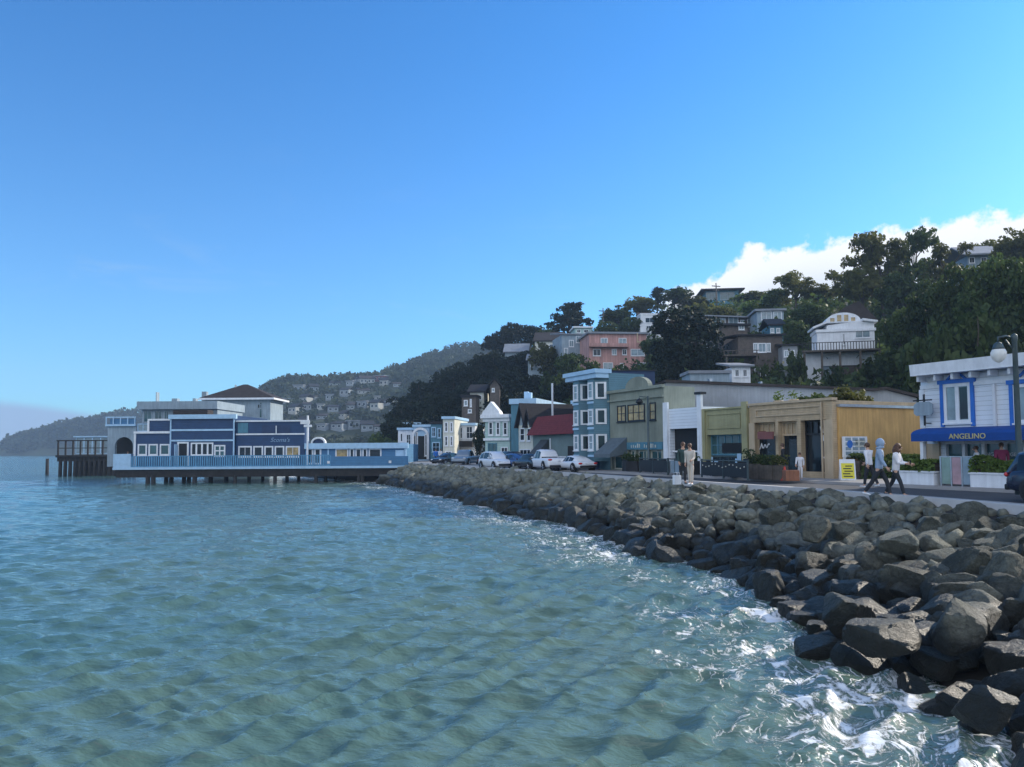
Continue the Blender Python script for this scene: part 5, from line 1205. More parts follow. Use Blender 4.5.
m = MB(); cxp = (xg0+xg1)/2; ra = (xg1-xg0)/2
m.prism_y([(cxp + ra*math.cos(t), zg + .35 + 1.25*max(0, math.sin(t))**.9) for t in np.linspace(0, math.pi, 17)], .5, 3.2); m.build('arched_gable', M['white'], b.o)
for k in range(4):
    xa, xb = xg0 + .45 + k*(2*ra-.9)/4, xg0 + .45 + (k+1)*(2*ra-.9)/4 - .15; hm = .95 if k in (1, 2) else .6
    b.window(xa, xb, zg + .42, zg + .42 + hm, M['white'], M['warm_pane'], 1, 1, fw=.07, y=.5, name='gable_window', sill=False)
m = MB(); m.prism_y([(b.X(832), zg + .6), (b.X(886), zg + .3), (b.X(886), zg + .9), (b.X(868), zg + 3.3), (b.X(852), zg + 2.5)], 2.2, 7); m.build('roof', M['brownroof'], b.o)
zd = b.Z(840, 351.5); m = MB(); m.box(b.X(802), b.X(879), -2.2, -.01, zd - .2, zd); m.build('balcony_floor', M['wood'], b.o)
m = MB(); zr = b.Z(840, 344); m.box(b.X(802), b.X(879), -2.2, -2.1, zr - .08, zr); k = b.X(802)
while k < b.X(879): m.box(k, k + .07, -2.19, -2.11, zd, zr - .08); k += .32
m.build('balcony_railing', M['darkwood'], b.o)
for px_ in (803, 820, 838, 858, 877): b.part('balcony_post', M['wood'], [(b.X(px_), b.X(px_) + .22, -2.1, -1.9, -6, zd - .2)])
b.part('lower_wall', M['white'], [(b.X(802), b.X(822), -.6, 4, -6, b.Z(812, 354))]); b.part('lower_recess', M['brown'], [(b.X(823), b.X(876), .3, 4, -6, zd - .25)])
b.part('garage_door', M['grey_blue'], [(b.X(824.5), b.X(834), .2, .29, b.Z(830, 379), b.Z(830, 362))])
hhouse('pale_terraced_house', 562, 591, 335, 364, 146, 10, 'pale terraced house beside the pink apartment house', 'grey_blue', roof='shed', roofm='greyroof', depth=8, fm='white', gm='glass_pale', wins=[(565,569,348,356),(570,575,340,347),(577,583,336,343,),(584,589,350,355,'glass')])
hhouse('pale_greenish_house', 575, 593, 328, 338, 172, 4, 'small pale greenish house at the skyline behind the pale terraced house', 'mint', roofm='white', depth=6, wins=[(578,582,329.5,333),(585,590,329.5,333)])
hhouse('grey_roofed_cottage', 505, 528, 352, 362, 168, -5, 'low cottage with a pale grey roof half hidden in the bluff trees', 'grey_blue', roof='gable_x', roofm='greyroof', rise=2.2, depth=7)
hhouse('hipped_grey_house', 535, 562, 341, 356, 165, -8, 'grey gabled house below the lone spreading cypress', 'cream', roof='gable_x', roofm='brownroof', rise=2.4, depth=8, wins=[(540,544,344,348),(550,554,344,348)])
hhouse('grey_roofed_skyline_house', 968, 1004, 255, 268, 128, -8, 'grey roofed house on the skyline past the giant eucalyptus group', 'grey_blue', roof='gable_x', roofm='greyroof', rise=2.4, depth=8, over=1.0, wins=[(976,982,257,263),(988,994,257,263)])
hhouse('grey_deck_house', 783, 800, 346, 372, 97, -8, 'grey timber house with a pale window between shingled house and balcony house', 'stucco', roof='shed', roofm='darkroof', rise=.8, depth=5, wins=[(786,791,350,357,'glass_pale'),(793,797,350,357)])
b = hhouse('white_deck_house', 716, 738, 333, 349, 116, 8, 'white house with a long deck rail below the long sloping roof', 'white', roof='flat', roofm='greyroof', depth=5, wins=[(719,725,336,342),(728,735,336,342,'glass_pale')])
b.part('deck_rail', M['white'], [(b.X(713), b.X(740), -1.6, -1.5, b.Z(726, 344.5), b.Z(726, 343.5)), (b.X(713), b.X(740), -1.6, -.01, b.Z(726, 348), b.Z(726, 347))])
hhouse('teal_hill_house', 770, 786, 325, 337, 115, -5, 'small teal house above the dark shingled house', 'teal', roof='gable_x', roofm='darkroof', rise=1.2, depth=5, wins=[(773,777,328,333,'glass_pale'),(779,783,328,333,'glass_pale')])
hhouse('cream_hill_house', 690, 712, 322, 336, 140, 5, 'cream house peeking out beside the big black-green cypress top', 'cream', roof='gable_x', roofm='brownroof', rise=1.5, depth=6, wins=[(694,699,325,331),(703,708,325,331,'glass_pale')])
hhouse('pale_bluff_house', 470, 484, 392, 404, 120, -10, 'pale house half buried in the bluff trees above the white shop house', 'cream', roof='gable_x', roofm='darkroof', rise=1.2, depth=4, wins=[(473,476,395,400),(479,482,395,400)])
hhouse('upper_bluff_house', 528, 544, 360, 370, 150, -6, 'small grey house in the middle of the bluff trees', 'grey_blue', roof='gable_x', roofm='greyroof', rise=1.4, depth=5, wins=[(531,535,362,367),(538,541,362,367)])
hhouse('small_bluff_house', 490, 500, 386, 396, 118, 0, 'tiny brown house in the dark bluff trees above the pale Victorian', 'brown', roof='gable_y', roofm='darkroof', depth=5, wins=[(492,495,388,392,'glass_pale')])
hhouse('orange_skyline_cottage', 640, 652, 318, 326, 182, 0, 'little pale cottage at the skyline above the white modern house', 'cream', roof='gable_x', roofm='brownroof', rise=1.6, depth=5)

# ================================================================== FAR TOWN
rowname = lambda y: 'top row' if y < 393 else ('second row from the top' if y < 405 else ('middle row' if y < 418.5 else 'lowest row'))
cname = dict(cream='pale', grey_blue='small grey', white='plain', pale='squarish', olive='yellowish', teal='teal', redroof='reddish', tan_flat='low')
rows = {}
for f_ in sorted(FT): rows.setdefault(rowname(f_[1]), []).append(f_)
ordn = ['first','second','third','fourth','fifth','sixth','seventh','eighth','ninth','tenth','eleventh','twelfth','thirteenth']
for rn, hs_ in rows.items():
    for i, (px, py, wd, ht, mt) in enumerate(hs_):
        D = 440 + (np.clip((424 - py) / 42, -.2, 1)) * 100
        P = W(px - wd/2, py + ht/2, D); P.z = max(P.z - 2.5, town.z(P.x, D) + .2); b = Bld('far_house', P, R(random.uniform(-34, 34)), f'{cname[mt]} house on far town hill, {ordn[i]} along its {rn}', 'house', 'houses on the far town hill')
        xw = wd*D/F; xw *= random.uniform(.75, 1.1); zt = ht*D/F * random.uniform(.55, .95); b.part('wall', M[{'white':'far_b','cream':'far_b','grey_blue':'far_a','pale':'far_a','olive':'olive','teal':'teal','redroof':'redroof','tan_flat':'far_c'}[mt] if i % 4 else 'far_a'], [(0, xw, 0, 7, -3, zt)])
        m = MB()
        if i % 3 == 0: m.box(-.5, xw + .5, -.6, 7.5, zt + .01, zt + .5)
        else:
            q_ = 1.2 + (i % 2); m.prism_x([(-.6, zt - .05), (3.5, zt + q_), (7.6, zt - .05), (7.6, zt + .25), (3.5, zt + q_ + .3), (-.6, zt + .25)], -.5, xw + .5)
        m.build('roof', M[['greyroof', 'darkroof', 'brownroof'][i % 3]], b.o)
        nw = max(2, int(xw / 2.6))
        for k in range(nw):
            x0 = (k + .25) * xw / nw; b.window(x0, x0 + xw / nw * .55, zt * .35, zt * .78, M['white'], M['glass'], 1, 1, fw=.1, sill=False)
# ================================================================== STREET THINGS
HD = math.atan2(-FD.y, -FD.x)                # heading along the street towards the viewer
RZ = ROAD - .10
# ------------------------------------------------------------------ cars
def loft(rings, close=True):
    n = len(rings[0]); m = MB(); v = [p for r in rings for p in r]; f = []
    for i in range(len(rings) - 1):
        for k in range(n): f.append((i*n+k, i*n+(k+1) % n, (i+1)*n+(k+1) % n, (i+1)*n+k))
    f += [tuple(range(n-1, -1, -1)), tuple(range((len(rings)-1)*n, len(rings)*n))]
    m.add(v, f); return m
KIND = {  # x/L, belt z, half width factor ; cabin: x/L, roof z, half width
 'suv':   dict(L=4.5, W=1.86, body=[(-.5,.62,.80),(-.485,.95,.92),(-.40,1.02,.98),(-.1,1.0,1),(.2,.98,1),(.34,.94,.97),(.44,.84,.92),(.495,.66,.80)], cab=[(-.485,.97,.72),(-.43,1.50,.66),(-.25,1.64,.68),(.02,1.63,.68),(.13,1.40,.68),(.25,.99,.78)], r=.36),
 'sedan': dict(L=4.6, W=1.80, body=[(-.5,.58,.78),(-.485,.88,.92),(-.36,.95,.98),(-.1,.92,1),(.2,.90,1),(.34,.84,.97),(.44,.74,.92),(.495,.56,.80)], cab=[(-.40,.93,.72),(-.27,1.36,.64),(-.12,1.44,.65),(.03,1.42,.65),(.14,1.15,.68),(.22,.91,.78)], r=.33),
 'sports':dict(L=4.4, W=1.85, body=[(-.5,.60,.80),(-.48,.80,.92),(-.36,.90,1),(-.1,.86,.98),(.2,.82,.97),(.34,.80,.97),(.44,.68,.92),(.495,.50,.78)], cab=[(-.42,.82,.66),(-.24,1.18,.58),(-.08,1.29,.58),(.03,1.27,.58),(.12,1.08,.62),(.20,.83,.74)], r=.34),
 'pickup':dict(L=5.4, W=1.95, body=[(-.5,.70,.92),(-.49,1.08,.96),(-.40,1.10,.98),(-.1,1.08,1),(.2,1.06,1),(.34,1.04,.97),(.45,.98,.94),(.495,.72,.86)], cab=[(-.12,1.06,.74),(-.09,1.68,.68),(.02,1.80,.68),(.13,1.77,.68),(.19,1.50,.7),(.26,1.07,.8)], r=.40),
}
def car(kind, pos, heading, pmat, label, near=False, group='cars parked along the street'):
    K_ = KIND[kind]; Lc, hw = K_['L'], K_['W'] / 2
    r_ = empty('parked_car', pos, heading, label, 'car', group)
    rings = []
    for fx, zb, wf in K_['body']:
        x = fx*Lc; w_ = hw*wf; z0 = .24 if abs(fx) < .47 else .34
        half = [(w_*.80, z0), (w_*.97, z0 + .10), (w_, (z0 + zb)*.52), (w_*.985, zb - .10), (w_*.90, zb), (w_*.45, zb + .025)]
        rings.append([(x, y, z) for y, z in half] + [(x, -y, z) for y, z in half[::-1]])
    b = loft(rings).build('body', pmat, r_, True)
    s_ = b.modifiers.new('smooth', 'SUBSURF'); s_.levels = s_.render_levels = 1
    cr = []
    for fx, zr, wf in K_['cab']:
        x = fx*Lc; belt = np.interp(fx, [q[0] for q in K_['body']], [q[1] for q in K_['body']]) - .06
        w0 = hw*.90; w1 = hw*wf if zr > belt + .1 else hw*.86
        half = [(w0*.98, belt - .05), (w1, max(zr - .07, belt)), (w1*.86, max(zr, belt + .01))]
        cr.append([(x, y, z) for y, z in half] + [(x, -y, z) for y, z in half[::-1]])
    loft(cr).build('cabin', pmat, r_, True)
    # glass set just outside the cabin skin
    def q4(a, b_, c, d, inset, name):
        P4 = [Vector(p) for p in (a, b_, c, d)]; ce = sum(P4, Vector()) / 4; n_ = (P4[1]-P4[0]).cross(P4[3]-P4[0]).normalized()
        if n_.dot(ce - Vector((0, 0, .9))) < 0: n_ = -n_
        m = MB(); m.add([p.lerp(ce, inset) + n_*.012 for p in P4], [(0,1,2,3)]); return m.build(name, M['glass'], r_)
    n6 = len(cr[0]); c_ = cr
    q4(c_[-2][1], c_[-2][4], c_[-1][4], c_[-1][1], .10, 'windscreen') if kind != 'x' else None
    q4(c_[0][1], c_[0][4], c_[1][4], c_[1][1], .12, 'rear_window')
    for s0, s1 in ((1, 0), (4, 5)):
        for i0, i1 in ((1, 2), (2, 3), (3, 4)) if kind != 'pickup' else ((1, 2), (2, 3)):
            q4(c_[i0][s1], c_[i1][s1], c_[i1][s0], c_[i0][s0], .13, 'side_window')
    R_ = K_['r']
    for fx in (-.30, .31):
        for sg in (1, -1):
            wv = empty('wheel', (fx*Lc, sg*(hw - .10), R_)); wv.parent = r_
            m = MB(); m.lathe([(R_*.62, -.115), (R_*.9, -.12), (R_, -.08), (R_, .08), (R_*.9, .12), (R_*.62, .115)], 24); t = m.build('tyre', M['rubber'], wv, True); t.rotation_euler = (R(90), 0, 0)
            m = MB(); m.lathe([(R_*.63, -.03), (R_*.62, .10), (R_*.5, .085), (R_*.14, .105), (.001, .11)], 20)
            for k in range(5):
                a = 2*math.pi*k/5; d = Vector((math.cos(a), math.sin(a), 0)); m.tube([d*R_*.1 + Vector((0,0,.11)), d*R_*.58 + Vector((0,0,.118))], [.045, .03], 6)
            t = m.build('rim', M['rim'], wv, False); t.rotation_euler = (R(-90*sg), 0, 0)
            m = MB(); m.lathe([(R_*1.16, -.004), (R_*1.16, .004)], 24); t = m.build('wheel_arch', M['black'], r_); t.location = (fx*Lc, sg*(hw - .008), R_ + .02); t.rotation_euler = (R(90), 0, 0); t.scale = (1, 1, 1)
    zb = K_['body'][1][1]
    for sg in (1, -1):
        m = MB(); m.ball((-.487*Lc, sg*hw*.74, zb - .12), (.07, .20*hw, .085), 12, 8); m.build('tail_light', M['taillamp'], r_, True)
        m = MB(); m.ball((.455*Lc, sg*hw*.70, K_['body'][6][1] - .10), (.12, .20*hw, .075), 12, 8); m.build('headlight', M['headlamp'], r_, True)
        m = MB(); m.ball((.12*Lc, sg*(hw + .09), K_['body'][4][1] + .07), (.09, .10, .07), 8, 6); m.build('mirror', pmat, r_, True)
    for xx, nm in ((-.5, 'rear_bumper'), (.485, 'front_bumper')):
        m = MB(); m.box(xx*Lc - .05, xx*Lc + .09, -hw*.80, hw*.80, .36, .54); m.build(nm, M['black'], r_, True, bevel=.04)
    m = MB(); m.box(-.503*Lc - .02, -.495*Lc, -.26, .26, .62, .75); m.build('number_plate', M['white'], r_)
    return r_
pw = paint('white_car_paint', (.68,.70,.73)); pgb = paint('grey_blue_car_paint', (.16,.21,.27)); pdk = paint('dark_navy_car_paint', (.012,.020,.045)); pbk = paint('black_car_paint', (.015,.016,.018)); pbl = paint('blue_car_paint', (.03,.08,.22))
rw = G(1036, 503.5, RZ); hv = Vector((math.cos(HD), math.sin(HD), 0))
cpos = rw + hv * (4.5*.30) + AC * .78
car('suv', (cpos.x, cpos.y, RZ), HD, pdk, 'dark navy parked car cut by the frame edge, nearest the boulders', True)
for kd, px, py, dh, pm, lab in (
    ('sports', 574, 471.6, 180, pw, 'low white sports car parked in front of the blue bay windowed house'),
    ('pickup', 547, 470.8, 172, pw, 'white pickup truck parked before the red mansard building'),
    ('sedan', 530, 470.0, 180, pbk, 'black sedan parked between the white pickup and a small blue car'),
    ('sedan', 518, 469.4, 4, pbl, 'small blue sedan parked before the gabled house'),
    ('suv', 496, 469.2, 0, pw, 'white sport utility car facing down the street before the pale Victorian'),
    ('pickup', 466, 465.6, -42, pgb, 'grey blue pickup truck parked crosswise before the white shop house'),
    ('sedan', 447, 464.6, -60, pbk, 'dark sedan parked before the tall narrow pale house'),
    ('suv', 508, 467.6, 176, pdk, 'dark sport utility car half hidden behind the white one')):
    g_ = G(px, py, RZ); c_ = car(kd, g_, HD + R(dh), pm, lab); c_.scale = (.92, .92, .92)

# ------------------------------------------------------------------ street lamps
lp = G(1021, 494.5, ROAD); A_top = zpy(1020, 333, lp.y)
h_ = A_top - ROAD
l_ = empty('street_lamp', (lp.x, lp.y, ROAD), 0, 'tall grey street lamp with a white teardrop globe before the white corner building', 'lamp', 'street lamps')
m = MB(); m.lathe([(.17, 0), (.17, .5), (.12, .58), (.095, 1.2), (.075, h_ - .25), (.09, h_ - .22), (.09, h_ - .05), (.03, h_)], 14); m.build('post', M['metal'], l_, True)
ax = -(1018.5 - 1002) / F * lp.y
m = MB(); m.tube([(0, 0, h_ - .15), (ax*.5, 0, h_ - .08), (ax, 0, h_ - .12), (ax, 0, h_ - .3)], .035, 8); m.tube([(0, 0, h_ - .6), (ax*.55, 0, h_ - .2)], .022, 6); m.build('arm', M['metal'], l_, True)
gz = h_ - .62; m = MB(); m.lathe([(.05, .34), (.13, .28), (.17, .16), (.19, .10)], 16, (ax, 0, gz)); m.build('lamp_cap', M['metal'], l_, True)
m = MB(); m.lathe([(.185, .10), (.235, .0), (.235, -.10), (.18, -.22), (.09, -.31), (.01, -.34)], 18, (ax, 0, gz)); m.build('globe', M['globe'], l_, True)
lp = G(649, 472.2, ROAD); h_ = zpy(649, 396, lp.y) - ROAD
l_ = empty('street_lamp', (lp.x, lp.y, ROAD), 0, 'slim dark green street lamp with a hooded head before the khaki building', 'lamp', 'street lamps')
m = MB(); m.lathe([(.14, 0), (.13, .6), (.08, .7), (.06, h_)], 12); m.build('post', M['metal'], l_, True)
ax = -8.5 / F * lp.y; m = MB(); m.tube([(0,0,h_ - .08), (ax, 0, h_ - .02), (ax, 0, h_ - .2)], .035, 8); m.build('arm', M['metal'], l_, True)
m = MB(); m.lathe([(.05, .0), (.20, -.14), (.26, -.28), (.20, -.30), (.08, -.42), (.01, -.44)], 14, (ax, 0, h_ - .15)); m.build('lamp_head', M['black'], l_, True)
for px, pt, pb, D, lab in ((603, 308, 330, 192, 'utility pole with cross arms on the skyline by the round dark trees'), (716, 283, 312, 185, 'thin utility pole beside the flat-roofed hilltop house'), (688, 312, 345, 116, 'pale utility pole rising behind the big black-green cypress')):
    t_ = W(px, pt, D); zb = hill.z(t_.x, D) - .3; u_ = empty('utility_pole', (t_.x, D, zb), .3, lab, 'pole', 'utility poles on the hill')
    m = MB(); m.tube([(0,0,0), (0,0,t_.z - zb)], [.2, .13], 8); m.build('post', M['wood'], u_, True)
    m = MB(); m.box(-1.2, 1.2, -.08, .08, t_.z - zb - .9, t_.z - zb - .7); m.box(-.9, .9, -.081, .079, t_.z - zb - 1.9, t_.z - zb - 1.72); m.build('cross_arm', M['wood'], u_)

# ------------------------------------------------------------------ street furniture
ab = G(847.5, 480, ROAD + .02)
s_ = empty('sandwich_board', ab, RZ*0 + Y.rz + R(48), 'yellow sandwich board with dark print in front of the clipped hedge', 'sign')
for sg in (-1, 1):
    m = MB(); m.add([(-.34, sg*.30, .0), (.34, sg*.30, .0), (.34, sg*.04, .98), (-.34, sg*.04, .98), (-.34, sg*.30 + .03, .0), (.34, sg*.30 + .03, .0), (.34, sg*.04 + .03, .98), (-.34, sg*.04 + .03, .98)], [(0,1,2,3),(4,7,6,5),(0,4,5,1),(1,5,6,2),(2,6,7,3),(3,7,4,0)])
    pn_ = m.build('panel', M['white'], s_)
    if sg < 0:
        def on(u0, u1, k0, k1, off=.008):
            f_ = lambda u, k: (u, -.30 + .26*k/.98 - off, k - .002)
            return [f_(u0, k0), f_(u1, k0), f_(u1, k1), f_(u0, k1)]
        m = MB(); m.add(on(-.28, .28, .08, .80), [(0,1,2,3)]); m.build('poster', M['yellow'], pn_)
        m = MB()
        for k, (w0, w1) in enumerate(((-.2,.2),(-.22,.1),(-.15,.22),(-.2,.15),(-.1,.2))): m.add(on(w0, w1, .16 + k*.12, .21 + k*.12, .012), [(0,1,2,3)])
        m.build('printed_line', M['black'], pn_)
m = MB(); m.lathe([(.20, 0), (.20, .04), (.15, .05), (.04, .62), (.03, .66)], 14)
cn_ = empty('traffic_cone', G(785, 480.5, ROAD + .02), 0, 'red traffic cone on the pavement before the tan shop', 'cone'); m.build('cone', M['red'], cn_, True)
m = MB(); m.lathe([(.118, .25), (.095, .38)], 14); m.build('band', M['white'], cn_, True)
m = MB(); m.box(-.32, .32, -.25, .25, 0, .5); tag(m.build('crate', mk('terracotta', (.32,.14,.08), .8, .15, 3, boards=.2), None, False, .02, loc=G(791, 480.8, ROAD + .02)), 'reddish brown crate next to the red traffic cone', 'crate')
def planter(px, py, w_, h_, mat, label, leafm='leaf', ph=.5, group='planters on the pavement', d_=.4):
    g_ = G(px, py, ROAD + .024); r_ = empty('planter', g_, Y.rz, label, 'planter', group)
    m = MB(); m.box(-w_/2, w_/2, -d_/2, d_/2, 0, h_); m.build('box', M[mat], r_, bevel=.015)
    m = MB(); rg = np.random.default_rng(int(px*7)); k = int(260*w_)
    p_ = np.stack([rg.uniform(-w_/2, w_/2, k), rg.normal(0, d_*.35, k), h_ + ph*rg.beta(1.3, 1.6, k)], -1)
    v = leaf_quads(p_, .07, np.tile([[0,0,.6]], (k,1)), rg); o = mesh_np('foliage', v, np.arange(len(v)).reshape(-1,4), M[leafm], False); o.parent = r_
for px, py, w_, h_, mt, lab, lf in ((757, 479, 1.0, .75, 'wood', 'grey wooden planter under the first bay of the tan shop', 'leaf'), (768, 479.6, .9, .7, 'wood', 'second grey wooden planter before the tan shop, next to the first', 'leaf'),
    (778.5, 480, .9, .7, 'wood', 'grey wooden planter just before the red traffic cone', 'leaf_o'), (750, 478.4, .5, 1.0, 'black', 'tall dark planter at the join of olive and tan shops', 'leaf'),
    (634, 471.5, 1.3, .7, 'darkwood', 'dark planter box before the khaki building entrance', 'leaf'), (627, 471.2, .6, .8, 'black', 'dark pot with a leafy bush beside the khaki building door', 'leaf'), (692, 474.5, 1.0, .8, 'black', 'black planter in front of the white-fronted shop', 'leaf')):
    planter(px, py, w_, h_, mt, lab, lf)
def barrier(px0, px1, py, label, h_=.95, mat='black', lights=False):
    a = G(px0, py, ROAD + .024); b_ = G(px1, py + (px1-px0)*.075, ROAD + .024); d = b_ - a
    r_ = empty('barrier', a, math.atan2(d.y, d.x), label, 'barrier', 'dark barriers round the pavement tables'); Lb = d.length
    m = MB(); m.box(0, Lb, -.03, .03, .12, h_ - .12); m.build('panel', M[mat], r_)
    n_ = max(2, int(Lb/1.6)); m = MB()
    for k in range(n_ + 1): m.box(k*Lb/n_ - .03, k*Lb/n_ + .03, -.04, .04, 0, h_ + .03)
    m.box(0, Lb, -.035, .035, h_ - .06, h_); m.build('frame', M['metal'], r_)
    if lights:
        m = MB()
        for k in range(int(Lb/.35)): m.ball((.2 + k*.35, -.05, h_ - .3 - .08*math.sin(k*1.3)), .035, 6, 5)
        m.build('string_bulb', M['cream'], r_)
barrier(702, 748, 477.2, 'dark barrier strung with pale bulbs before the olive shop', lights=True)
barrier(640, 668, 472.6, 'dark barrier round the tables before the khaki building')
barrier(668.5, 682, 474.5, 'short pale barrier beside the white-fronted shop', mat='grey_blue')
def cafe_table(px, py, label):
    r_ = empty('cafe_table', G(px, py, ROAD + .024), .3, label, 'table', 'pavement cafe tables')
    m = MB(); m.lathe([(.36, .72), (.36, .75)], 18); m.build('table_top', M['darkwood'], r_)
    m = MB(); m.lathe([(.22, 0), (.22, .03), (.035, .06), (.035, .718)], 12); m.build('pedestal', M['black'], r_, False)
def cafe_chair(px, py, rz, label):
    r_ = empty('cafe_chair', G(px, py, ROAD + .024), rz, label, 'chair', 'pavement cafe chairs')
    m = MB(); m.box(-.21, .21, -.21, .21, .43, .46); m.build('seat', M['darkwood'], r_)
    m = MB(); m.box(-.21, .21, .19, .22, .62, .88); m.build('backrest', M['darkwood'], r_)
    for sx in (-.19, .19):
        m = MB(); m.tube([(sx, -.19, 0), (sx, -.19, .43)], .018, 6); m.build('leg', M['black'], r_)
        m = MB(); m.tube([(sx, .2, 0), (sx, .2, .88)], .018, 6); m.build('leg', M['black'], r_)
for i, (px, py) in enumerate(((648, 471.6), (658, 472.2), (716, 476.2), (734, 477.4))):
    where = ('the khaki building, nearer its door', 'the khaki building, nearer the white-fronted shop', 'the olive shop, nearer the white pillar', 'the olive shop, nearer the tan shop')[i]
    cafe_table(px, py, 'dark round cafe table before ' + where)
    cafe_chair(px - 4, py - .1, .8, 'dark cafe chair beyond the table before ' + where); cafe_chair(px + 4, py + .3, 3.6, 'dark near-side chair of the table before ' + where)

# ------------------------------------------------------------------ hedges, low planter walls and roof plants
def hedge(name, a, b_, w_, z0, z1, label, n, mat='leaf', cat='hedge', lumpy=.12, leaf=.085):
    d = b_ - a; Lh = Vector((d.x, d.y)).length; r_ = empty(name, (a.x, a.y, z0), math.atan2(d.y, d.x), label, cat)
    rg = np.random.default_rng(int(a.x*100) % 9999); k = n
    u = rg.uniform(0, Lh, k); s_ = rg.random(k)
    top_h = (z1 - z0) * (1 + lumpy*np.sin(u*1.9 + 1) + lumpy*.7*np.sin(u*4.7))
    face = rg.random(k)
    y = np.where(face < .45, -w_/2 + rg.normal(0, .05, k), rg.uniform(-w_/2, w_/2, k)); z = np.where(face < .45, rg.random(k)*top_h, top_h*(1 - .18*rg.random(k)**2))
    out = np.stack([np.zeros(k), np.where(face < .45, -1., 0.), np.where(face < .45, .2, 1.)], -1)
    v = leaf_quads(np.stack([u, y, z], -1), leaf, out, rg); o = mesh_np('foliage', v, np.arange(len(v)).reshape(-1,4), M[mat], False); o.parent = r_
    m = MB(); m.box(.05, Lh - .05, -w_/2 + .1, w_/2 - .08, 0, (z1 - z0)*.86); m.build('stems', M['bark'], r_)
    return r_
sw = Vector((math.cos(Y.rz + R(90)), math.sin(Y.rz + R(90)), 0))           # along the ochre wall, inland
c0 = Y.P + Y.u * (Y.X(833) + .75); c0.z = ROAD
hedge('clipped_hedge', c0 + sw*.5, c0 + sw*7.4, .8, ROAD, ROAD + 1.05, 'clipped green hedge along the foot of the ochre boarded wall', 4200)
for p0, p1, lab, lh in ((897, 938, 'low white planter wall with a hedge beside the awning post', 'green hedge in the white planter wall by the awning post'), (974, 1100, 'low white planter wall below the glass front of the corner building', 'green hedge in the white planter wall below the glass front')):
    a = A.P + A.u*A.X(p0, -1.3) - A.n*1.3; b_ = A.P + A.u*A.X(p1, -1.3) - A.n*1.3
    d = b_ - a; r_ = empty('planter_wall', (a.x, a.y, ROAD), math.atan2(d.y, d.x), lab, 'planter', 'white planter walls of the corner building')
    m = MB(); m.box(0, d.length, -.35, .25, 0, .52); m.build('wall', M['white'], r_, bevel=.02)
    m = MB(); m.box(-.04, d.length + .04, -.39, .29, .522, .59); m.build('coping', M['white'], r_)
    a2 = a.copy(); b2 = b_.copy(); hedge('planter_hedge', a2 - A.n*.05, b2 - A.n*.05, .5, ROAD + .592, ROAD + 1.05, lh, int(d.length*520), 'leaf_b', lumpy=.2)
gs = A.P + A.u*A.X(940, -1.5) - A.n*1.5; d = A.u
r_ = empty('glass_barrier', (gs.x, gs.y, ROAD), A.rz, 'clear plastic barrier with pastel panels between the white planter walls', 'barrier')
Lb = A.X(972, -1.5) - A.X(940, -1.5)
for k, cl in enumerate(((.20,.30,.26), (.42,.26,.28), (.22,.30,.36))):
    m = MB(); m.box(k*Lb/3 + .04, (k+1)*Lb/3 - .04, -.02, .02, .1, 1.15); m.build('panel', mk('pastel_panel', cl, .2, .2, 2, spec=.7), r_)
m = MB()
for k in range(4): m.box(k*Lb/3 - .03, k*Lb/3 + .03, -.03, .03, 0, 1.2)
m.box(0, Lb, -.025, .025, 1.16, 1.2); m.build('frame', M['steel'], r_)
yr = Y.Z(790, 402) + Y.P.z
for px, pt, wd, lab, mt in ((838, 388, 40, 'leafy green shrub growing over the ochre wall from the tan shop roof', 'leaf_o'), (858, 391, 30, 'green shrub on the shop roof nearest the hall roof end', 'leaf_o'), (816, 394, 32, 'low green shrub on the tan shop roof above its corner', 'leaf'), (800, 397, 22, 'small dark shrub on the tan shop roof', 'leaf')):
    plant(px, pt, fac(812).y + 3.0, wd, 'bush', lab, 'roof garden shrubs of the tan shop', mt, base=yr - .9, name='shrub', cat='shrub')
for px, lab in ((766, 'tan flower pot on the tan shop roof near the olive shop'), (781, 'tan flower pot on the tan shop roof over the middle bay')):
    g_ = Y.P + Y.u*Y.X(px) + Y.n*1.0; r_ = empty('flower_pot', (g_.x, g_.y, yr - .8), 0, lab, 'flower pot', 'flower pots on the tan shop roof')
    m = MB(); m.lathe([(.16, 0), (.24, .85), (.27, .9), (.27, 1.0)], 14); m.build('pot', M['tan_flat'], r_, True)
    m = MB(); rg = np.random.default_rng(px); p_ = rg.normal(0, .16, (90, 3)) + np.array([0, 0, 1.2]); v = leaf_quads(p_, .07, np.tile([[0,0,.5]], (90,1)), rg); o = mesh_np('foliage', v, np.arange(len(v)).reshape(-1,4), M['leaf_b'], False); o.parent = r_

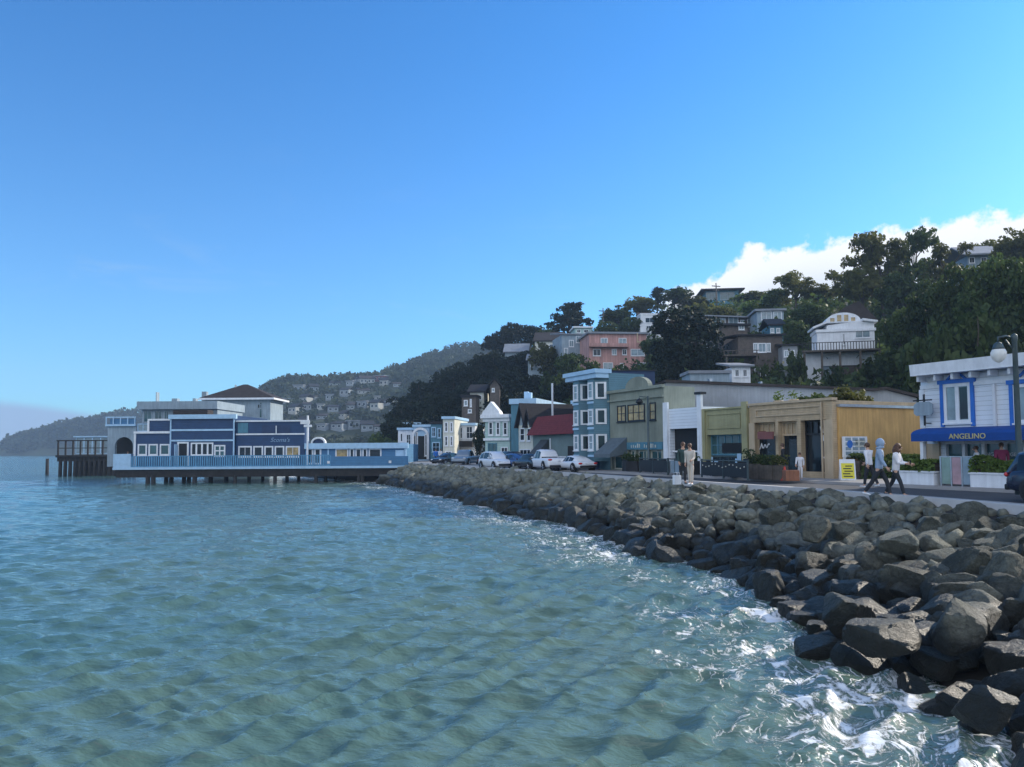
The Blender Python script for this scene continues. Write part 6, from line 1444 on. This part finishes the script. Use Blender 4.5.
# ================================================================== PEOPLE
def skin(name, nodes, edges, mat, parent, sub=2, extra=None, root=0):
    me = bpy.data.meshes.new(name); me.from_pydata([n[:3] for n in nodes], edges, []); me.update()
    o = bpy.data.objects.new(name, me); COL.objects.link(o)
    o.modifiers.new('skin', 'SKIN')
    if not me.skin_vertices:
        bm = bmesh.new(); bm.from_mesh(me); bm.verts.layers.skin.verify(); bm.to_mesh(me); bm.free()
    for i, n in enumerate(nodes):
        r = n[3]; me.skin_vertices[0].data[i].radius = r if isinstance(r, tuple) else (r, r)
        me.skin_vertices[0].data[i].use_root = (i == root)
    s_ = o.modifiers.new('sub', 'SUBSURF'); s_.levels = s_.render_levels = sub
    dg = bpy.context.evaluated_depsgraph_get(); dg.update()
    m2 = bpy.data.meshes.new_from_object(o.evaluated_get(dg)); bpy.data.objects.remove(o)
    if extra:
        bm = bmesh.new(); bm.from_mesh(m2); base = bm
        tmp = bpy.data.meshes.new('t'); tmp.from_pydata(extra.v, [], extra.f); bm.from_mesh(tmp); bm.to_mesh(m2); bm.free()
    m2.materials.clear(); m2.materials.append(mat); m2.polygons.foreach_set('use_smooth', [True]*len(m2.polygons))
    o = bpy.data.objects.new(name, m2); COL.objects.link(o); o.parent = parent
    return o
def hand(mb, wrist, d, side, curl=.5):
    """palm, four unequal bent fingers and a thumb that leaves the side of the palm"""
    d = d.normalized(); up = Vector((0, side, 0)); lat = d.cross(up).normalized(); nrm_ = up
    pc = wrist + d*.05
    mb.tube([wrist - d*.03, wrist + d*.02, wrist + d*.065, wrist + d*.092], [.024, .032, .038, .03], 8)
    for k, (off, ln) in enumerate(((-.030, .066), (-.010, .075), (.010, .070), (.029, .055))):
        b = wrist + d*.085 + lat*off; j1 = b + d*ln*.45 - nrm_*ln*.10*curl; j2 = j1 + d*ln*.3 - nrm_*ln*.38*curl; j3 = j2 + d*ln*.12 - nrm_*ln*.30*curl
        mb.tube([b - d*.015, j1, j2, j3], [.0095, .009, .008, .0065], 6)
    b = wrist + d*.035 - lat*.030; mb.tube([b, b - lat*.028 + d*.02 - nrm_*.012, b - lat*.032 + d*.05 - nrm_*.028*curl], [.012, .0105, .008], 6)
def person(px, py, z0, face, label, h=1.75, legs=((24, 12), (-22, 10)), arms=((-18, 15), (20, 25)), top='whitecloth', low='darkcloth', shoe='white', hair='hair', hood=None, long_hair=False, female=False, sit=False, pos=None, extra_top=0.0, lean=4, head_turn=0, group='people on foot'):
    P = pos if pos is not None else G(px, py, z0)
    k = h / 1.75; sw_ = .175 if female else .195
    r_ = empty('person', (P.x, P.y, z0), face, label, 'person', group)
    ln = math.tan(R(lean)); hz = .90
    X_ = lambda z: ln*(z - hz)
    J = {}
    low_z = 9
    for s, (a, b_) in zip((1, -1), legs):
        hip = Vector((0, s*.085, hz)); kn = hip + .43*Vector((math.sin(R(a)), 0, -math.cos(R(a)))); an = kn + .42*Vector((math.sin(R(a - b_)), 0, -math.cos(R(a - b_))))
        tilt = R(a - b_); toe = an + Vector((.17*math.cos(tilt*.6), s*.02, -.055 + .17*math.sin(max(0, tilt))*.6 if a >= 0 else -.075)); heel = an + Vector((-.05, 0, -.05 if a >= 0 else -.01))
        J[s] = (hip, kn, an, toe, heel); low_z = min(low_z, toe.z - .03, heel.z - .03)
    dz = -low_z if not sit else 0
    sh = lambda v: Vector((v[0], v[1], v[2] + dz)) * k
    torso = [(X_(.92), 0, .92, (.135, .10)), (X_(1.08), 0, 1.08, (.125, .09)), (X_(1.25), 0, 1.25, (.15, .105)), (X_(1.40), 0, 1.40, (.14, .095)), (X_(1.49), 0, 1.49, .058), (X_(1.55)+.01, 0, 1.55, .055), (X_(1.62)+.02, 0, 1.62, (.078, .092)), (X_(1.70)+.02, 0, 1.70, (.072, .09)), (X_(1.745)+.01, 0, 1.745, .05)]
    arm = {}
    for s, (a, e) in zip((1, -1), arms):
        s0 = Vector((X_(1.42), s*sw_, 1.42)); el_ = s0 + .29*Vector((math.sin(R(a)), s*.10, -math.cos(R(a)))); wr = el_ + .25*Vector((math.sin(R(a + e)), -s*.04*(e/40), -math.cos(R(a + e)))); arm[s] = (s0, el_, wr)
    # the body: one skin
    N_ = [(*sh(t[:3]), t[3] if not isinstance(t[3], tuple) else (t[3][0]*k*.82, t[3][1]*k*.82)) for t in torso]
    N_ = [(a, b_, c, (d*k if not isinstance(d, tuple) else d)) for a, b_, c, d in N_]
    E_ = [(i, i+1) for i in range(8)]
    for s in (1, -1):
        b0 = len(N_); s0, el_, wr = arm[s]
        N_ += [(*sh(s0), .048*k), (*sh(el_), .036*k), (*sh(wr), .026*k)]; E_ += [(3, b0), (b0, b0+1), (b0+1, b0+2)]
        b0 = len(N_); hip, kn, an, toe, heel = J[s]
        N_ += [(*sh(hip), .075*k), (*sh(kn), .05*k), (*sh(an), .035*k), (*sh(toe), .028*k)]; E_ += [(0, b0), (b0, b0+1), (b0+1, b0+2), (b0+2, b0+3)]
    ex_ = MB()
    for s in (1, -1):
        s0, el_, wr = arm[s]; hand(ex_, sh(wr), (wr - el_), s, .8)
    hc = sh((X_(1.64) + .03, 0, 1.64)); fx = hc + Vector((.085*k, 0, 0))
    ex_.ball(fx + Vector((.012, 0, -.015)), (.022, .014, .026), 8, 6)                 # nose
    ex_.ball(fx + Vector((-.004, 0, -.062)), (.014, .026, .009), 8, 5)                # mouth
    for s in (1, -1): ex_.ball(hc + Vector((-.01, s*.078*k, -.01)), (.022, .012, .034), 8, 6)   # ears
    bd = skin('body', N_, E_, M['skin'], r_, 2, ex_)
    m = MB()
    for s in (1, -1): m.ball(fx + Vector((-.005, s*.031, .016)), .011, 8, 6)
    m.build('eyes', M['black'], r_, True)
    # clothes
    ct = 1.0
    T_n = [(*sh((X_(.86 - extra_top), 0, .86 - extra_top)), (.165*k, .125*k)), (*sh((X_(1.05), 0, 1.05)), (.16*k, .12*k)), (*sh((X_(1.25), 0, 1.25)), (.175*k, .13*k)), (*sh((X_(1.41), 0, 1.41)), (.15*k, .11*k)), (*sh((X_(1.50), 0, 1.485)), .075*k)]
    T_e = [(0,1),(1,2),(2,3),(3,4)]
    for s in (1, -1):
        s0, el_, wr = arm[s]; b0 = len(T_n); cuff = el_.lerp(wr, .92)
        T_n += [(*sh(s0), .072*k), (*sh(el_), .058*k), (*sh(cuff), .044*k)]; T_e += [(3, b0), (b0, b0+1), (b0+1, b0+2)]
    skin('jacket' , T_n, T_e, M[top], r_, 2, None, 1)
    L_n = [(*sh((0, 0, .95)), (.14*k, .11*k)), (*sh((0, 0, .86)), (.15*k, .115*k))]; L_e = [(0, 1)]
    for s in (1, -1):
        hip, kn, an, toe, heel = J[s]; b0 = len(L_n); hem = kn.lerp(an, .93)
        L_n += [(*sh(hip - Vector((0,0,.03))), .095*k), (*sh(kn), .068*k), (*sh(hem), .056*k)]; L_e += [(1, b0), (b0, b0+1), (b0+1, b0+2)]
    skin('trousers', L_n, L_e, M[low], r_, 2)
    for s in (1, -1):
        hip, kn, an, toe, heel = J[s]
        skin('shoe', [(*sh(heel), (.042*k, .04*k)), (*sh(heel.lerp(toe, .5) + Vector((0,0,.01))), (.045*k, .036*k)), (*sh(toe + Vector((.03,0,0))), (.04*k, .026*k))], [(0,1),(1,2)], M[shoe], r_, 1)
    if hood:
        m = MB(); m.ball(hc + Vector((-.035, 0, .012)), (.125*k, .122*k, .15*k), 16, 12); m.tube([hc + Vector((-.06, 0, -.09)), hc + Vector((-.03, 0, -.17))], [.11, .13], 12); m.build('hood', M[hood], r_, True)
    else:
        m = MB(); m.ball(hc + Vector((-.022, 0, .035)), (.105*k, .098*k, .108*k), 16, 10)
        if long_hair:
            m.tube([hc + Vector((-.05, 0, .03)), hc + Vector((-.085, 0, -.10)), hc + Vector((-.09, 0, -.22)), hc + Vector((-.07, 0, -.34))], [.09, .10, .085, .03], 12)
            for s in (1, -1): m.tube([hc + Vector((-.01, s*.075, .03)), hc + Vector((.0, s*.088, -.10)), hc + Vector((.02, s*.08, -.24))], [.04, .04, .015], 8)
        m.build('hair', M[hair], r_, True)
    return r_, {s: r_.matrix_basis @ sh(arm[s][2]) for s in (1, -1)}
PZ = ROAD + .004
TOV = R(-38)      # towards the viewer's right along the promenade
person(880, 497.3, PZ, TOV + R(6), 'walking person in a grey blue hoodie with the hood up, dark trousers and white shoes', h=1.83, legs=((26, 14), (-24, 12)), arms=((-14, 22), (12, 20)), top='hoodie', hood='hoodie', group='pair walking on the promenade')
wp, hands_ = person(896.5, 497.0, PZ, TOV + R(-4), 'walking person with long brown hair in a white hoodie looking at a phone', h=1.68, legs=((-18, 16), (22, 8)), arms=((18, 62), (14, 70)), top='whitecloth', long_hair=True, female=True, shoe='darkcloth', lean=6, group='pair walking on the promenade')
hp = hands_[-1]; m = MB(); m.box(-.038, .038, -.006, .006, -.075, .075); ph_ = m.build('body', M['black'], None, bevel=.004)
pr = empty('phone', hp + Vector((math.cos(TOV)*.12, math.sin(TOV)*.12, .05)), TOV + R(80), 'dark phone held by the walking person in the white hoodie', 'phone'); ph_.parent = pr
m = MB(); m.add([(-.034, -.0075, -.068), (.034, -.0075, -.068), (.034, -.0075, .068), (-.034, -.0075, .068)], [(0,1,2,3)]); m.build('screen', M['glass'], pr)
person(870, 487.5, ROAD + .02, TOV + R(160), 'person in a pale jacket and dark trousers walking behind the pair by the hedge', h=1.7, top='whitecloth', hair='hair', legs=((16, 8), (-16, 10)))
person(683, 484.2, PZ, R(-80), 'person in a dark green jacket and black trousers standing by the promenade edge', h=1.78, top='greencloth', legs=((4, 3), (-4, 4)), arms=((4, 18), (-2, 24)), shoe='darkcloth')
person(690.8, 485.2, PZ, R(-125), 'person all in beige standing beside the one in dark green', h=1.72, top='beige', low='beige', legs=((6, 4), (-5, 4)), arms=((10, 60), (-6, 22)), female=True, shoe='white', extra_top=.05)
bp = G(677, 484.5, PZ); r_ = empty('shopping_bag', (bp.x, bp.y, PZ), .4, 'white paper bag standing at the feet of the person in dark green', 'bag')
m = MB(); m.box(-.17, .17, -.09, .09, 0, .40); m.build('bag', M['white'], r_, bevel=.01)
for yy in (-.08, .08):
    m = MB(); m.tube([(-.09, yy, .40), (-.08, yy, .52), (.08, yy, .52), (.09, yy, .40)], .008, 6); m.build('handle', M['white'], r_)
person(800.5, 480, ROAD + .024, R(-120), 'small person in white at the tan shop doorway beside the planters', h=1.25, top='whitecloth', low='whitecloth', legs=((3, 2), (-3, 2)), shoe='white')
a_ = A.P + A.u*A.X(1001, -.6) - A.n*.6
person(0, 0, ROAD + .024, R(-120), 'person in a maroon jacket at the glass front behind the planter hedge', top='maroon', legs=((2, 2), (-2, 2)), pos=Vector((a_.x, a_.y, 0)), h=1.62)
a_ = A.P + A.u*A.X(977, -.6) - A.n*.6
person(0, 0, ROAD + .024, R(-200), 'person in a white top at the glass front behind the planter hedge', top='whitecloth', legs=((2, 2), (-2, 2)), pos=Vector((a_.x, a_.y, 0)), h=1.5)
person(128, 0, DKZ, R(-60), 'person in a white jacket standing at the end of the blue restaurant deck', top='whitecloth', legs=((3, 2), (-3, 2)), pos=B.P + Vector((B.X(128, .8), .8, 0)), h=1.8)
person(436, 464.2, ROAD - .1, R(-100), 'person in a blue jacket crossing at the street bend', top='blue_trim', legs=((14, 8), (-14, 8)))
person(440.5, 464.4, ROAD - .1, R(-70), 'person in a white top crossing at the street bend beside the blue jacket', top='whitecloth', legs=((10, 8), (-14, 8)))
person(797, 479.5, ROAD + .024, R(150), 'person in dark clothes in the shade of the tan shop doorway', top='darkcloth', legs=((2, 2), (-2, 2)), pos=Vector((fac(790).x, fac(790).y, 0)) + FN*.5, h=1.7, shoe='darkcloth')
